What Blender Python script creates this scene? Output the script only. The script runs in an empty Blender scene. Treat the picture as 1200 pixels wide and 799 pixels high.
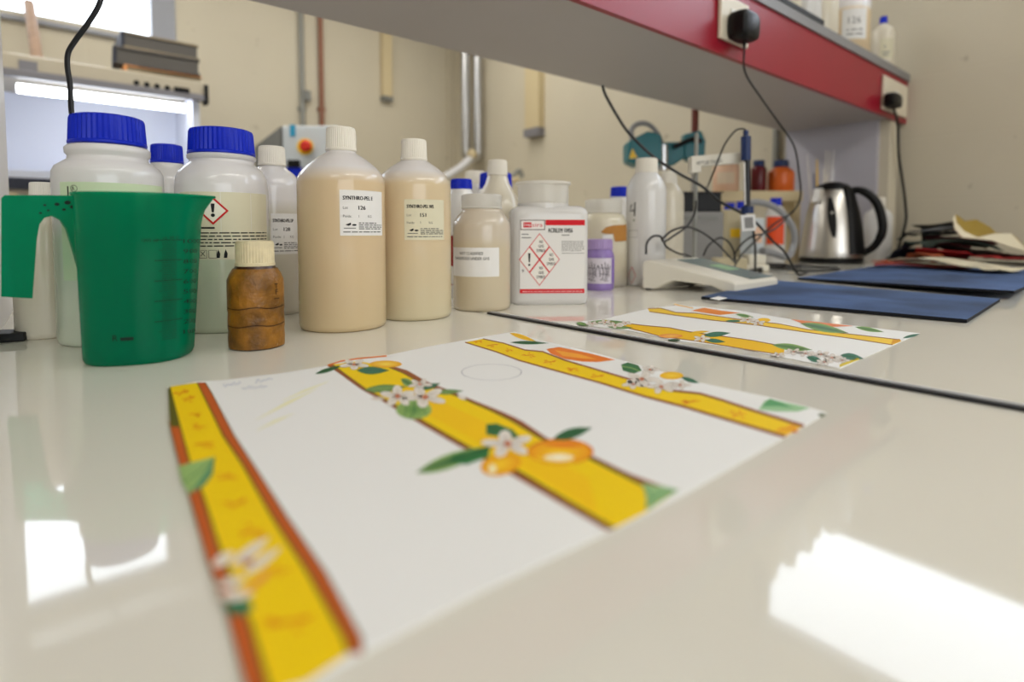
import bpy, math, random
from mathutils import Vector, Matrix
from mathutils.geometry import tessellate_polygon
random.seed(7)
S = bpy.context.scene
COL = S.collection

# ------------------------------------------------------------------ camera
F, CX, CYP, PITCH, H = 647.0, 600.0, 304.0, math.radians(3.0), 0.104
YAW = math.radians(50.7)                       # angle between the view and the bench's long (X) axis
FWD = Vector((math.cos(YAW), math.sin(YAW), 0)); RGT = Vector((math.sin(YAW), -math.cos(YAW), 0)); ZUP = Vector((0, 0, 1))
CF = FWD*math.cos(PITCH) - ZUP*math.sin(PITCH); CU = FWD*math.sin(PITCH) + ZUP*math.cos(PITCH)
CAMP = Vector((0, 0, H))
cd = bpy.data.cameras.new('camera'); cam = bpy.data.objects.new('camera', cd); COL.objects.link(cam)
cd.sensor_width = 36; cd.lens = F/1200*36
cd.shift_y = (CYP - 399.5)/1200
cd.clip_start = 0.01
cam.matrix_world = Matrix(((RGT.x, CU.x, -CF.x, 0), (RGT.y, CU.y, -CF.y, 0), (RGT.z, CU.z, -CF.z, H), (0, 0, 0, 1)))
cd.dof.use_dof = True; cd.dof.focus_distance = 0.56; cd.dof.aperture_fstop = 3.3
S.camera = cam

# ------------------------------------------------------------------ light
def L(r, g, b):
    f = lambda c: (c/255/12.92) if c/255 <= .04045 else ((c/255+.055)/1.055)**2.4
    return (f(r), f(g), f(b), 1)
S.view_settings.view_transform = 'Standard'; S.view_settings.look = 'None'
S.view_settings.exposure = 0.55; S.view_settings.gamma = 1; S.view_settings.use_curve_mapping = False
S.cycles.use_denoising = True
S.cycles.max_bounces = 10; S.cycles.transparent_max_bounces = 16
wd = bpy.data.worlds.new('world'); S.world = wd; wd.use_nodes = True
wn = wd.node_tree.nodes; bg = wn['Background']
bg.inputs[0].default_value = (0.86, 0.93, 1.0, 1); bg.inputs[1].default_value = 4.2
def area(name, loc, sx, sy, w, col, rot=(0, 0, 0)):
    l = bpy.data.lights.new(name, 'AREA'); l.shape = 'RECTANGLE'; l.size = sx; l.size_y = sy; l.energy = w; l.color = col
    o = bpy.data.objects.new(name, l); COL.objects.link(o); o.location = loc; o.rotation_euler = rot
    return o
WARM = (1.0, 0.965, 0.88); DAY = (0.9, 0.95, 1.0)
for i, (x, y, w) in enumerate(((-1.6, -1.5, 9), (.3, -1.3, 9), (1.5, -1.2, 9), (-1.6, 2.2, 10), (.2, 2.4, 10), (1.5, 2.4, 9))):
    area('ceiling_lamp_light', (x, y, 1.86), 1.2, .3, w, WARM)
area('rear_fill_light', (-.6, -2.9, .75), 2.6, 1.3, 26, DAY, (math.radians(90), 0, 0))  # added unseen daylight fill behind the camera; the front wall has no window

# ------------------------------------------------------------------ pixel geometry helpers (points on real planes)
def ray(px, py):
    return CF + RGT*((px-CX)/F) + CU*((CYP-py)/F)
def bp(px, py, z=0.0):
    d = ray(px, py); return CAMP + d*((z-H)/d.z)
def wx(px, py, X):
    d = ray(px, py); return CAMP + d*(X/d.x)
def wy(px, py, Y):
    d = ray(px, py); return CAMP + d*(Y/d.y)
def W(px, py, t):
    d = ray(px, py); return CAMP + d*(t/d.dot(FWD))
def zf(py, t):
    return W(600, py, t).z
def tl(t, l, z=0):
    v = FWD*t + RGT*l; return Vector((v.x, v.y, z))
def foot(pl, pr, pyb):
    """centre, radius and depth of a round thing seen from pl to pr with its front base edge at pyb"""
    c = (pl+pr)/2; hw = (pr-pl)/2; a = (c-CX)/F; k = hw*math.cos(math.atan(a))/F
    p = bp(600, pyb); tf = p.dot(FWD); R = k*tf/(1-k); t = tf+R
    return tl(t, a*t), R, t

# ------------------------------------------------------------------ materials
M = {}
def mat(name, col, rough=.5, metal=0., noise=0., nscale=20., bump=0., bscale=200., ior=1.45, coat=0., spec=.5):
    m = bpy.data.materials.new(name); m.use_nodes = True; nt = m.node_tree; b = nt.nodes['Principled BSDF']
    b.inputs['Base Color'].default_value = col; b.inputs['Roughness'].default_value = rough; b.inputs['Metallic'].default_value = metal
    b.inputs['IOR'].default_value = ior; b.inputs['Coat Weight'].default_value = coat; b.inputs['Specular IOR Level'].default_value = spec
    if noise or bump:
        tc = nt.nodes.new('ShaderNodeTexCoord')
    if noise:
        n = nt.nodes.new('ShaderNodeTexNoise'); n.inputs['Scale'].default_value = nscale; n.inputs['Detail'].default_value = 5
        r = nt.nodes.new('ShaderNodeValToRGB')
        r.color_ramp.elements[0].color = tuple(c*(1-noise) for c in col[:3])+(1,); r.color_ramp.elements[1].color = tuple(min(1, c*(1+noise*.6)) for c in col[:3])+(1,)
        r.color_ramp.elements[0].position = .3; r.color_ramp.elements[1].position = .7
        nt.links.new(tc.outputs['Object'], n.inputs['Vector']); nt.links.new(n.outputs['Fac'], r.inputs[0]); nt.links.new(r.outputs[0], b.inputs['Base Color'])
    if bump:
        n = nt.nodes.new('ShaderNodeTexNoise'); n.inputs['Scale'].default_value = bscale; n.inputs['Detail'].default_value = 3
        bm = nt.nodes.new('ShaderNodeBump'); bm.inputs['Strength'].default_value = bump; bm.inputs['Distance'].default_value = .002
        nt.links.new(tc.outputs['Object'], n.inputs['Vector']); nt.links.new(n.outputs['Fac'], bm.inputs['Height']); nt.links.new(bm.outputs[0], b.inputs['Normal'])
    M[name] = m; return m
def translucent(name, stops, rough=.35, weight=.3, soft=True):
    """milky plastic: colour by height in the thing (what is inside shows through), part of the light passes through"""
    m = bpy.data.materials.new(name); m.use_nodes = True; nt = m.node_tree; b = nt.nodes['Principled BSDF']
    out = nt.nodes['Material Output']; b.inputs['Roughness'].default_value = rough; b.inputs['Coat Weight'].default_value = .5; b.inputs['Coat Roughness'].default_value = .08
    tr = nt.nodes.new('ShaderNodeBsdfTranslucent'); mx = nt.nodes.new('ShaderNodeMixShader'); mx.inputs[0].default_value = weight
    if len(stops) == 1:
        b.inputs['Base Color'].default_value = stops[0][1]; tr.inputs[0].default_value = stops[0][1]
    else:
        tc = nt.nodes.new('ShaderNodeTexCoord'); sx = nt.nodes.new('ShaderNodeSeparateXYZ'); mr = nt.nodes.new('ShaderNodeMapRange')
        z0, z1 = stops[0][0]-.001, stops[-1][0]+.001
        mr.inputs[1].default_value = z0; mr.inputs[2].default_value = z1
        r = nt.nodes.new('ShaderNodeValToRGB'); e = r.color_ramp.elements
        e[0].position = (stops[0][0]-z0)/(z1-z0); e[0].color = stops[0][1]; e[1].position = (stops[-1][0]-z0)/(z1-z0); e[1].color = stops[-1][1]
        for z, c in stops[1:-1]:
            q = e.new((z-z0)/(z1-z0)); q.color = c
        nt.links.new(tc.outputs['Object'], sx.inputs[0]); nt.links.new(sx.outputs[2], mr.inputs[0]); nt.links.new(mr.outputs[0], r.inputs[0])
        nt.links.new(r.outputs[0], b.inputs['Base Color']); nt.links.new(r.outputs[0], tr.inputs[0])
    nt.links.new(b.outputs[0], mx.inputs[1]); nt.links.new(tr.outputs[0], mx.inputs[2]); nt.links.new(mx.outputs[0], out.inputs[0])
    M[name] = m; return m
def clear(name, col, tint, opac, rough=.15, trans=.5, grain=0):
    """coloured see-through plastic: part transparent, part translucent, glossy skin"""
    m = bpy.data.materials.new(name); m.use_nodes = True; nt = m.node_tree; b = nt.nodes['Principled BSDF']; out = nt.nodes['Material Output']
    b.inputs['Base Color'].default_value = col; b.inputs['Roughness'].default_value = rough
    tr = nt.nodes.new('ShaderNodeBsdfTranslucent'); tr.inputs[0].default_value = col
    m1 = nt.nodes.new('ShaderNodeMixShader'); m1.inputs[0].default_value = trans
    tp = nt.nodes.new('ShaderNodeBsdfTransparent'); tp.inputs[0].default_value = tint
    m2 = nt.nodes.new('ShaderNodeMixShader'); m2.inputs[0].default_value = opac
    nt.links.new(b.outputs[0], m1.inputs[1]); nt.links.new(tr.outputs[0], m1.inputs[2])
    nt.links.new(tp.outputs[0], m2.inputs[1]); nt.links.new(m1.outputs[0], m2.inputs[2]); nt.links.new(m2.outputs[0], out.inputs[0])
    M[name] = m; return m
def emit(name, col, s):
    m = bpy.data.materials.new(name); m.use_nodes = True; b = m.node_tree.nodes['Principled BSDF']
    b.inputs['Base Color'].default_value = col; b.inputs['Emission Color'].default_value = col; b.inputs['Emission Strength'].default_value = s
    M[name] = m; return m
def inkmat():
    m = bpy.data.materials.new('ink'); m.use_nodes = True; nt = m.node_tree; b = nt.nodes['Principled BSDF']
    a = nt.nodes.new('ShaderNodeAttribute'); a.attribute_name = 'Col'; nt.links.new(a.outputs['Color'], b.inputs['Base Color'])
    b.inputs['Roughness'].default_value = .6; b.inputs['Specular IOR Level'].default_value = .25
    M['ink'] = m
inkmat()
def wallmat():
    m = mat('wall_paint', L(202, 193, 173), .75, noise=.05, nscale=1.3)
    nt = m.node_tree; b = nt.nodes['Principled BSDF']; tc = nt.nodes.new('ShaderNodeTexCoord')
    # faint painted block courses: dark pinholes and horizontal joints in relief only
    sp = nt.nodes.new('ShaderNodeSeparateXYZ'); ad = nt.nodes.new('ShaderNodeMath'); ad.operation = 'ADD'; cb = nt.nodes.new('ShaderNodeCombineXYZ')
    br = nt.nodes.new('ShaderNodeTexBrick'); br.inputs['Scale'].default_value = 1; br.inputs['Brick Width'].default_value = .44; br.inputs['Row Height'].default_value = .215; br.inputs['Mortar Size'].default_value = .006; br.inputs['Mortar Smooth'].default_value = .6
    br.inputs['Color1'].default_value = br.inputs['Color2'].default_value = (1, 1, 1, 1); br.inputs['Mortar'].default_value = (0, 0, 0, 1)
    bm = nt.nodes.new('ShaderNodeBump'); bm.inputs['Strength'].default_value = .13; bm.inputs['Distance'].default_value = .004
    nt.links.new(tc.outputs['Object'], sp.inputs[0]); nt.links.new(sp.outputs[0], ad.inputs[0]); nt.links.new(sp.outputs[1], ad.inputs[1])
    nt.links.new(ad.outputs[0], cb.inputs[0]); nt.links.new(sp.outputs[2], cb.inputs[1]); nt.links.new(cb.outputs[0], br.inputs['Vector'])
    nt.links.new(br.outputs['Color'], bm.inputs['Height']); nt.links.new(bm.outputs[0], b.inputs['Normal'])
    # scattered small scuffs and pinholes in the paint
    ns = nt.nodes.new('ShaderNodeTexNoise'); ns.inputs['Scale'].default_value = 16; ns.inputs['Detail'].default_value = 2
    rs = nt.nodes.new('ShaderNodeValToRGB'); rs.color_ramp.elements[0].position = .72; rs.color_ramp.elements[1].position = .79; rs.color_ramp.elements[1].color = (.72, .70, .67, 1); rs.color_ramp.elements[0].color = (1, 1, 1, 1)
    ms = nt.nodes.new('ShaderNodeMix'); ms.data_type = 'RGBA'; ms.blend_type = 'MULTIPLY'; ms.inputs[0].default_value = 1
    src = b.inputs['Base Color'].links[0].from_socket
    nt.links.new(tc.outputs['Object'], ns.inputs['Vector']); nt.links.new(ns.outputs['Fac'], rs.inputs[0]); nt.links.new(src, ms.inputs[6]); nt.links.new(rs.outputs[0], ms.inputs[7]); nt.links.new(ms.outputs[2], b.inputs['Base Color'])
wallmat()
def benchmat():
    m = mat('bench_laminate', L(225, 221, 209), .045, coat=0, ior=1.52)
    nt = m.node_tree; b = nt.nodes['Principled BSDF']; tc = nt.nodes.new('ShaderNodeTexCoord')
    n = nt.nodes.new('ShaderNodeTexNoise'); n.inputs['Scale'].default_value = 9; n.inputs['Detail'].default_value = 1.5
    bm = nt.nodes.new('ShaderNodeBump'); bm.inputs['Strength'].default_value = .16; bm.inputs['Distance'].default_value = .0012
    nt.links.new(tc.outputs['Object'], n.inputs['Vector']); nt.links.new(n.outputs['Fac'], bm.inputs['Height']); nt.links.new(bm.outputs[0], b.inputs['Normal'])
benchmat()
mat('ceiling_white', L(225, 222, 215), .8); mat('floor_vinyl', L(150, 146, 138), .4, noise=.1, nscale=8)
mat('shelf_grey', L(176, 170, 168), .45, noise=.03, nscale=3); mat('panel_lilac', L(178, 176, 186), .45)
mat('fascia_red', L(146, 14, 38), .35, noise=.05, nscale=4); mat('edge_grey', L(130, 128, 128), .5); mat('black_rubber', L(16, 16, 18), .6)
mat('black_plastic', L(9, 9, 11), .45, spec=.3); mat('cable_black', L(18, 18, 20), .45); mat('cable_grey', L(140, 140, 142), .5)
mat('white_plastic', L(222, 218, 208), .4); mat('ivory_plastic', L(214, 208, 192), .45); mat('cap_white', L(228, 222, 210), .45)
mat('cap_blue', L(4, 36, 184), .38, spec=.3); mat('label_paper', L(226, 224, 222), .6); mat('label_beige', L(214, 208, 182), .6); mat('label_green', L(200, 214, 180), .6)
mat('steel', L(190, 190, 192), .22, 1.0); mat('steel_brushed', L(196, 192, 186), .3, 1.0, bump=.08, bscale=300); mat('paint_white', L(222, 222, 226), .5)
mat('booth_cream', L(186, 176, 156), .5); mat('booth_grey', L(126, 124, 130), .5); mat('booth_interior', L(214, 218, 232), .6)
mat('copper', L(140, 96, 76), .45, .3); mat('conduit_grey', L(140, 140, 134), .5); mat('trunk_cream', L(205, 188, 150), .6)
mat('machine_grey', L(196, 202, 206), .5); mat('machine_dark', L(120, 120, 116), .5); mat('red_plastic', L(205, 40, 24), .4); mat('yellow_plastic', L(236, 190, 20), .4); mat('cyan_sticker', L(40, 150, 190), .5)
mat('binder_dark', L(34, 38, 54), .5); mat('binder_grey', L(82, 78, 74), .6); mat('binder_tan', L(136, 122, 98), .7, noise=.1, nscale=60); mat('folder_orange', L(206, 140, 84), .6); mat('wood', L(160, 128, 100), .6, noise=.15, nscale=30)
mat('teal_paint', L(18, 106, 116), .4); mat('grey_box', L(128, 126, 124), .5); mat('beige_box', L(182, 170, 140), .55); mat('navy_plastic', L(22, 44, 92), .4); mat('navy_dark', L(14, 16, 26), .3)
mat('purple_solid', L(140, 116, 176), .25); mat('purple_pale', L(160, 136, 186), .35); mat('purple_white', L(206, 198, 208), .4)
mat('joint_dark', L(26, 26, 32), .3)
mat('pink_label', L(222, 200, 172), .6)
mat('orange_liquid', L(206, 96, 30), .3); mat('maroon_liquid', L(96, 18, 26), .3); mat('pink_powder', L(226, 186, 156), .45); mat('lid_brown', L(110, 46, 34), .45); mat('label_orange', L(226, 78, 30), .55)
mat('meter_shell', L(216, 210, 196), .4); mat('meter_screen', L(120, 134, 134), .2); mat('lcd_green', L(150, 186, 150), .25)
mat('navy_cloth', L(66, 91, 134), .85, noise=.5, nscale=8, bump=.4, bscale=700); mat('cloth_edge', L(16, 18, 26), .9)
mat('paper_sheet', L(239, 239, 237), .65); mat('frame_grey', L(150, 152, 160), .5); mat('socket_ivory', L(216, 206, 186), .4)
mat('amber_tape', L(136, 90, 22), .42, noise=.72, nscale=45, bump=.9, bscale=110); mat('amber_dark', L(52, 24, 12), .3); mat('cap_old', L(214, 200, 164), .55, noise=.16, nscale=90)
clear('jug_green', L(0, 176, 134), (.05, .70, .53, 1), .5, .14, .6)
nt_ = M['jug_green'].node_tree; lw_ = nt_.nodes.new('ShaderNodeLayerWeight'); lw_.inputs[0].default_value = .35; mr_ = nt_.nodes.new('ShaderNodeMapRange')
mr_.inputs[3].default_value = .5; mr_.inputs[4].default_value = .92; nt_.links.new(lw_.outputs['Facing'], mr_.inputs[0])
for n_ in nt_.nodes:
    if n_.type == 'MIX_SHADER' and n_.inputs[0].default_value == .5: nt_.links.new(mr_.outputs[0], n_.inputs[0])
clear('purple_clear', L(120, 92, 172), (.80, .74, .92, 1), .3, .12, .4)
clear('lid_clear', L(242, 239, 232), (.97, .97, .96, 1), .8, .25, .5)
clear('pane', L(235, 240, 245), (.97, .98, 1, 1), .05, .02, 0)
translucent('hdpe', [(0, L(236, 234, 232))], .22, .3)
translucent('hdpe_cream', [(0, L(232, 224, 206))], .28, .25)
emit('tube_light', (.88, .93, 1, 1), 12)

# ------------------------------------------------------------------ mesh building
class MB:
    def __init__(s): s.v = []; s.f = []; s.m = []; s.c = []
    def add(s, vs, fs, mi=0, cols=None):
        o = len(s.v); s.v += [Vector(v) for v in vs]; s.f += [tuple(i+o for i in f) for f in fs]; s.m += [mi]*len(fs)
        s.c += list(cols) if cols else [(1, 1, 1, 1)]*len(vs)
    def box(s, a, b, mi=0):
        x0, y0, z0 = a; x1, y1, z1 = b
        s.add([(x0, y0, z0), (x1, y0, z0), (x1, y1, z0), (x0, y1, z0), (x0, y0, z1), (x1, y0, z1), (x1, y1, z1), (x0, y1, z1)],
              [(3, 2, 1, 0), (4, 5, 6, 7), (0, 1, 5, 4), (1, 2, 6, 5), (2, 3, 7, 6), (3, 0, 4, 7)], mi)
    def obox(s, c, ex, ey, ez, mi=0):
        """box from centre and three half vectors"""
        c = Vector(c); p = []
        for k in (-1, 1):
            for i, j in ((-1, -1), (1, -1), (1, 1), (-1, 1)): p.append(c+ex*i+ey*j+ez*k)
        s.add(p, [(3, 2, 1, 0), (4, 5, 6, 7), (0, 1, 5, 4), (1, 2, 6, 5), (2, 3, 7, 6), (3, 0, 4, 7)], mi)
    def lathe(s, c, prof, seg=40, ridge=None, mi=0, e1=Vector((1, 0, 0)), e2=Vector((0, 1, 0)), pw=2., ky=1., cap0=True, cap1=True, axis=ZUP):
        """prof: (r, z) rows; ridge=(count, depth, row0, row1)"""
        c = Vector(c); n = len(prof); vs = []; fs = []
        for k, (r, z) in enumerate(prof):
            for i in range(seg):
                a = 2*math.pi*i/seg; ca, sa = math.cos(a), math.sin(a)
                if pw != 2: q = (abs(ca)**pw+abs(sa)**pw)**(-1/pw); ca *= q; sa *= q
                rr = r
                if ridge and ridge[2] <= k <= ridge[3] and (i % 2): rr = r-ridge[1]
                vs.append(c+e1*(rr*ca)+e2*(rr*ky*sa)+axis*z)
        for k in range(n-1):
            for i in range(seg):
                j = (i+1) % seg; fs.append((k*seg+i, k*seg+j, (k+1)*seg+j, (k+1)*seg+i))
        if cap0: fs.append(tuple(range(seg-1, -1, -1)))
        if cap1: fs.append(tuple((n-1)*seg+i for i in range(seg)))
        s.add(vs, fs, mi)
    def tube(s, pts, r, seg=8, mi=0, smooth=6, flat=1.):
        pts = [Vector(p) for p in pts]
        if smooth and len(pts) > 2:
            q = []; P = [pts[0]*2-pts[1]]+pts+[pts[-1]*2-pts[-2]]
            for i in range(1, len(P)-2):
                for k in range(smooth):
                    t = k/smooth; p0, p1, p2, p3 = P[i-1:i+3]
                    q.append(.5*((2*p1)+(p2-p0)*t+(2*p0-5*p1+4*p2-p3)*t*t+(3*p1-p0-3*p2+p3)*t**3))
            q.append(pts[-1]); pts = q
        n = len(pts); up = None; vs = []; fs = []
        for i, p in enumerate(pts):
            d = (pts[min(i+1, n-1)]-pts[max(i-1, 0)]).normalized()
            if up is None:
                up = d.orthogonal().normalized() if abs(d.z) > .95 else (ZUP-d*d.z).normalized()
            up = (up-d*up.dot(d)).normalized(); sd = d.cross(up)
            rr = r[min(int(i*len(r)/n), len(r)-1)] if isinstance(r, (list, tuple)) else r
            for k in range(seg):
                a = 2*math.pi*k/seg; vs.append(p+up*(math.cos(a)*rr)+sd*(math.sin(a)*rr*flat))
        for i in range(n-1):
            for k in range(seg):
                j = (k+1) % seg; fs.append((i*seg+k, i*seg+j, (i+1)*seg+j, (i+1)*seg+k))
        fs.append(tuple(range(seg-1, -1, -1))); fs.append(tuple((n-1)*seg+k for k in range(seg)))
        s.add(vs, fs, mi)
    def prism(s, pts, off, mi=0):
        """closed outline of 3D points pushed along off"""
        n = len(pts); off = Vector(off); a = [Vector(p) for p in pts]; b = [p+off for p in a]
        tri = tessellate_polygon([a])
        fs = [tuple(t) for t in tri]+[tuple(i+n for i in reversed(t)) for t in tri]
        nn = sum(((a[t[1]]-a[t[0]]).cross(a[t[2]]-a[t[0]]) for t in tri), Vector())
        if nn.dot(off) > 0: fs = [tuple(reversed(f)) for f in fs]
        area2 = Vector()
        for i in range(n): area2 += a[i].cross(a[(i+1) % n])
        for i in range(n):
            j = (i+1) % n; q = (i, j, j+n, i+n); fs.append(q if area2.dot(off) > 0 else tuple(reversed(q)))
        s.add(a+b, fs, mi)
    def build(s, name, m, parent=None, smooth=32, **props):
        org = Vector()
        q = parent
        while q is not None: org += q.location; q = q.parent
        me = bpy.data.meshes.new(name); me.from_pydata([tuple(v-org) for v in s.v], [], s.f); me.update()
        for mm in (m if isinstance(m, (list, tuple)) else [m]): me.materials.append(M[mm])
        if any(s.m): me.polygons.foreach_set('material_index', s.m)
        if any(c != (1, 1, 1, 1) for c in s.c):
            ca = me.color_attributes.new('Col', 'FLOAT_COLOR', 'POINT')
            ca.data.foreach_set('color', [x for c in s.c for x in c])
        if smooth:
            me.shade_smooth(); me.set_sharp_from_angle(angle=math.radians(smooth))
        o = bpy.data.objects.new(name, me); COL.objects.link(o)
        if parent is not None: o.parent = parent
        for k, v in props.items(): o[k] = v
        return o
def bevel(o, w, seg=2):
    b = o.modifiers.new('bevel', 'BEVEL'); b.width = w; b.segments = seg; b.limit_method = 'ANGLE'; b.angle_limit = math.radians(40); return o
def thing(name, label, cat, loc, group=None):
    o = bpy.data.objects.new(name, None); COL.objects.link(o); o.location = loc; o.empty_display_size = .02
    o['label'] = label; o['category'] = cat
    if group: o['group'] = group
    return o
def tag(o, label, cat, group=None):
    o['label'] = label; o['category'] = cat
    if group: o['group'] = group
    return o
def struct(o): o['kind'] = 'structure'; return o

# ------------------------------------------------------------------ flat print (labels, sheets)
_txt = {}
def text_mesh(s):
    if s in _txt: return _txt[s]
    c = bpy.data.curves.new('t', 'FONT'); c.body = s; c.size = 1; c.resolution_u = 2
    o = bpy.data.objects.new('t', c); COL.objects.link(o); dg = bpy.context.evaluated_depsgraph_get()
    me = bpy.data.meshes.new_from_object(o.evaluated_get(dg))
    vs = [(v.co.x, v.co.y) for v in me.vertices]; fs = [tuple(p.vertices) for p in me.polygons]
    x0 = min(v[0] for v in vs); x1 = max(v[0] for v in vs); y0 = min(v[1] for v in vs); y1 = max(v[1] for v in vs)
    COL.objects.unlink(o); bpy.data.objects.remove(o); bpy.data.meshes.remove(me); bpy.data.curves.remove(c)
    _txt[s] = ([((x-x0)/(x1-x0), (y-y0)/(y1-y0)) for x, y in vs], fs, (x1-x0)/max(y1-y0, 1e-6)); return _txt[s]
class Print:
    """flat ink shapes in a 2D frame, laid on a surface by f(u, v, offset)"""
    STEP = 4e-5
    def __init__(s, f, ml=.0035): s.f = f; s.mb = MB(); s.ml = ml
    def put(s, pts, faces, cols, ly):
        if s.ml:
            pts = list(pts); cols = list(cols); out = []; st = [(f[0], f[i], f[i+1]) for f in faces for i in range(1, len(f)-1)]
            while st:
                t = st.pop(); k = max(range(3), key=lambda i: abs(pts[t[i]][0]-pts[t[(i+1) % 3]][0])); a, b, c = t[k], t[(k+1) % 3], t[(k+2) % 3]
                if abs(pts[a][0]-pts[b][0]) > s.ml:
                    m = len(pts); pts.append(((pts[a][0]+pts[b][0])/2, (pts[a][1]+pts[b][1])/2)); cols.append(tuple((x+y)/2 for x, y in zip(cols[a], cols[b]))); st += [(a, m, c), (m, b, c)]
                else: out.append(t)
            faces = out
        s.mb.add([s.f(u, v, ly*s.STEP) for u, v in pts], faces, 0, cols)
    def poly(s, pts, col, ly=1):
        t = tessellate_polygon([[Vector((p[0], p[1], 0)) for p in pts]]); s.put(pts, [tuple(x) for x in t], [col]*len(pts), ly)
    def strip(s, A, B, col, ly=1, colb=None):
        """band between two point rows of equal length"""
        n = len(A); s.put(list(A)+list(B), [(i, i+1, n+i+1, n+i) for i in range(n-1)], [col]*n+[colb or col]*n, ly)
    def rect(s, u0, v0, u1, v1, col, ly=1, n=1):
        A = [(u0+(u1-u0)*i/n, v0) for i in range(n+1)]; B = [(u0+(u1-u0)*i/n, v1) for i in range(n+1)]; s.strip(A, B, col, ly)
    def ell(s, cu, cv, ru, rv, col, ly=2, col2=None, ang=0, n=18, hi=(0, 0)):
        ca, sa = math.cos(ang), math.sin(ang); P = [(cu+hi[0], cv+hi[1])]
        for i in range(n):
            a = 2*math.pi*i/n; x, y = ru*math.cos(a), rv*math.sin(a); P.append((cu+x*ca-y*sa, cv+x*sa+y*ca))
        s.put(P, [(0, 1+i, 1+(i+1) % n) for i in range(n)], [col2 or col]+[col]*n, ly)
    def ring(s, cu, cv, ru, rv, w, col, ly=2, n=36):
        A = [(cu+ru*math.cos(2*math.pi*i/n), cv+rv*math.sin(2*math.pi*i/n)) for i in range(n+1)]
        B = [(cu+(ru-w)*math.cos(2*math.pi*i/n), cv+(rv-w*rv/ru)*math.sin(2*math.pi*i/n)) for i in range(n+1)]
        s.strip(A, B, col, ly)
    def stroke(s, pts, w, col, ly=3):
        A = []; B = []; n = len(pts)
        for i, p in enumerate(pts):
            q = pts[min(i+1, n-1)]; r = pts[max(i-1, 0)]; dx, dy = q[0]-r[0], q[1]-r[1]; d = math.hypot(dx, dy) or 1
            ww = w[i] if isinstance(w, (list, tuple)) else w
            A.append((p[0]-dy/d*ww/2, p[1]+dx/d*ww/2)); B.append((p[0]+dy/d*ww/2, p[1]-dx/d*ww/2))
        s.strip(A, B, col, ly)
    def leaf(s, p, q, w, c1, c2, ly=3, n=8, vein=None):
        px, py = p; qx, qy = q; dx, dy = qx-px, qy-py; d = math.hypot(dx, dy); nx, ny = -dy/d, dx/d
        mid = []; a = []; b = []
        for i in range(n+1):
            t = i/n; h = w/2*math.sin(math.pi*t**.85); m = (px+dx*t, py+dy*t); mid.append(m); a.append((m[0]+nx*h, m[1]+ny*h)); b.append((m[0]-nx*h, m[1]-ny*h))
        s.strip(a, mid, c1, ly, c2); s.strip(mid, b, c2, ly, c1)
        s.stroke(mid, w*.06, vein or tuple(x*.45 for x in c1[:3])+(1,), ly+1)
    def flower(s, c, r, k=.42, n=5, rot=0., col=None, ly=5, pistil=None):
        col = col or WHITE
        for i in range(n):
            a = rot+2*math.pi*i/n; ux, uy = math.cos(a), math.sin(a)*k
            L0 = math.hypot(ux, uy); ang = math.atan2(uy, ux); rl = r*L0*.5; ww = max(r*.27*(k/L0 if L0 > k else 1), r*.12)
            s.ell(c[0]+ux*r*.55, c[1]+uy*r*.55, rl+.35, ww+.35, (.42, .33, .26, 1), ly, ang=ang, n=12)
            s.ell(c[0]+ux*r*.55, c[1]+uy*r*.55, rl, ww, col, ly+1, (.62, .55, .47, 1), ang=ang, n=12, hi=(-ux*r*.35, -uy*r*.35))
        s.ell(c[0], c[1], r*.16, r*.16*k*1.5, pistil or L(196, 120, 90), ly+2, n=8)
    def text(s, t, u, v, h, col=(.01, .01, .012, 1), w=None, ly=2, fat=0):
        vs, fs, ar = text_mesh(t); w = w or h*ar
        s.put([(u+x*w, v+y*h) for x, y in vs], fs, [col]*len(vs), ly)
        if fat:
            for d in (-fat, fat): s.put([(u+d+x*w, v+y*h) for x, y in vs], fs, [col]*len(vs), ly)
        return w
    def words(s, u0, u1, v, h, col, ly=2, rnd=random):
        """a line of writing too small to read, as word-long dashes"""
        u = u0
        while u < u1-h:
            w = min(rnd.uniform(1.2, 5)*h, u1-u); s.rect(u, v, u+w, v+h*.62, col, ly); u += w+h*.7
    def build(s, name, parent, **kw): return s.mb.build(name, 'ink', parent, smooth=0, **kw)
INK = (.012, .012, .014, 1); GREYINK = (.12, .12, .12, 1); RED = L(196, 22, 26); WHITE = L(236, 230, 222)
def on_round(c, R, rot=0.):
    """(u, v): arc length to the right seen from the camera, height"""
    d = Vector((-c.x, -c.y, 0)).normalized(); r = Vector((-d.y, d.x, 0))
    def f(u, v, off=0.):
        a = u/R+rot; rr = R+.00035+off; return Vector((c.x, c.y, 0))+d*(math.cos(a)*rr)+r*(math.sin(a)*rr)+ZUP*v
    return f
def patch(name, f, u0, u1, v0, v1, m, parent, n=10, **kw):
    mb = MB(); A = [f(u0+(u1-u0)*i/n, v0, -.0001) for i in range(n+1)]; B = [f(u0+(u1-u0)*i/n, v1, -.0001) for i in range(n+1)]
    mb.add(A+B, [(i, i+1, n+1+i+1, n+1+i) for i in range(n)]); return mb.build(name, m, parent, **kw)
def px_arc(p, c, hw, R): return math.asin(max(-.99, min(.99, (p-c)/hw)))*R

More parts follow.
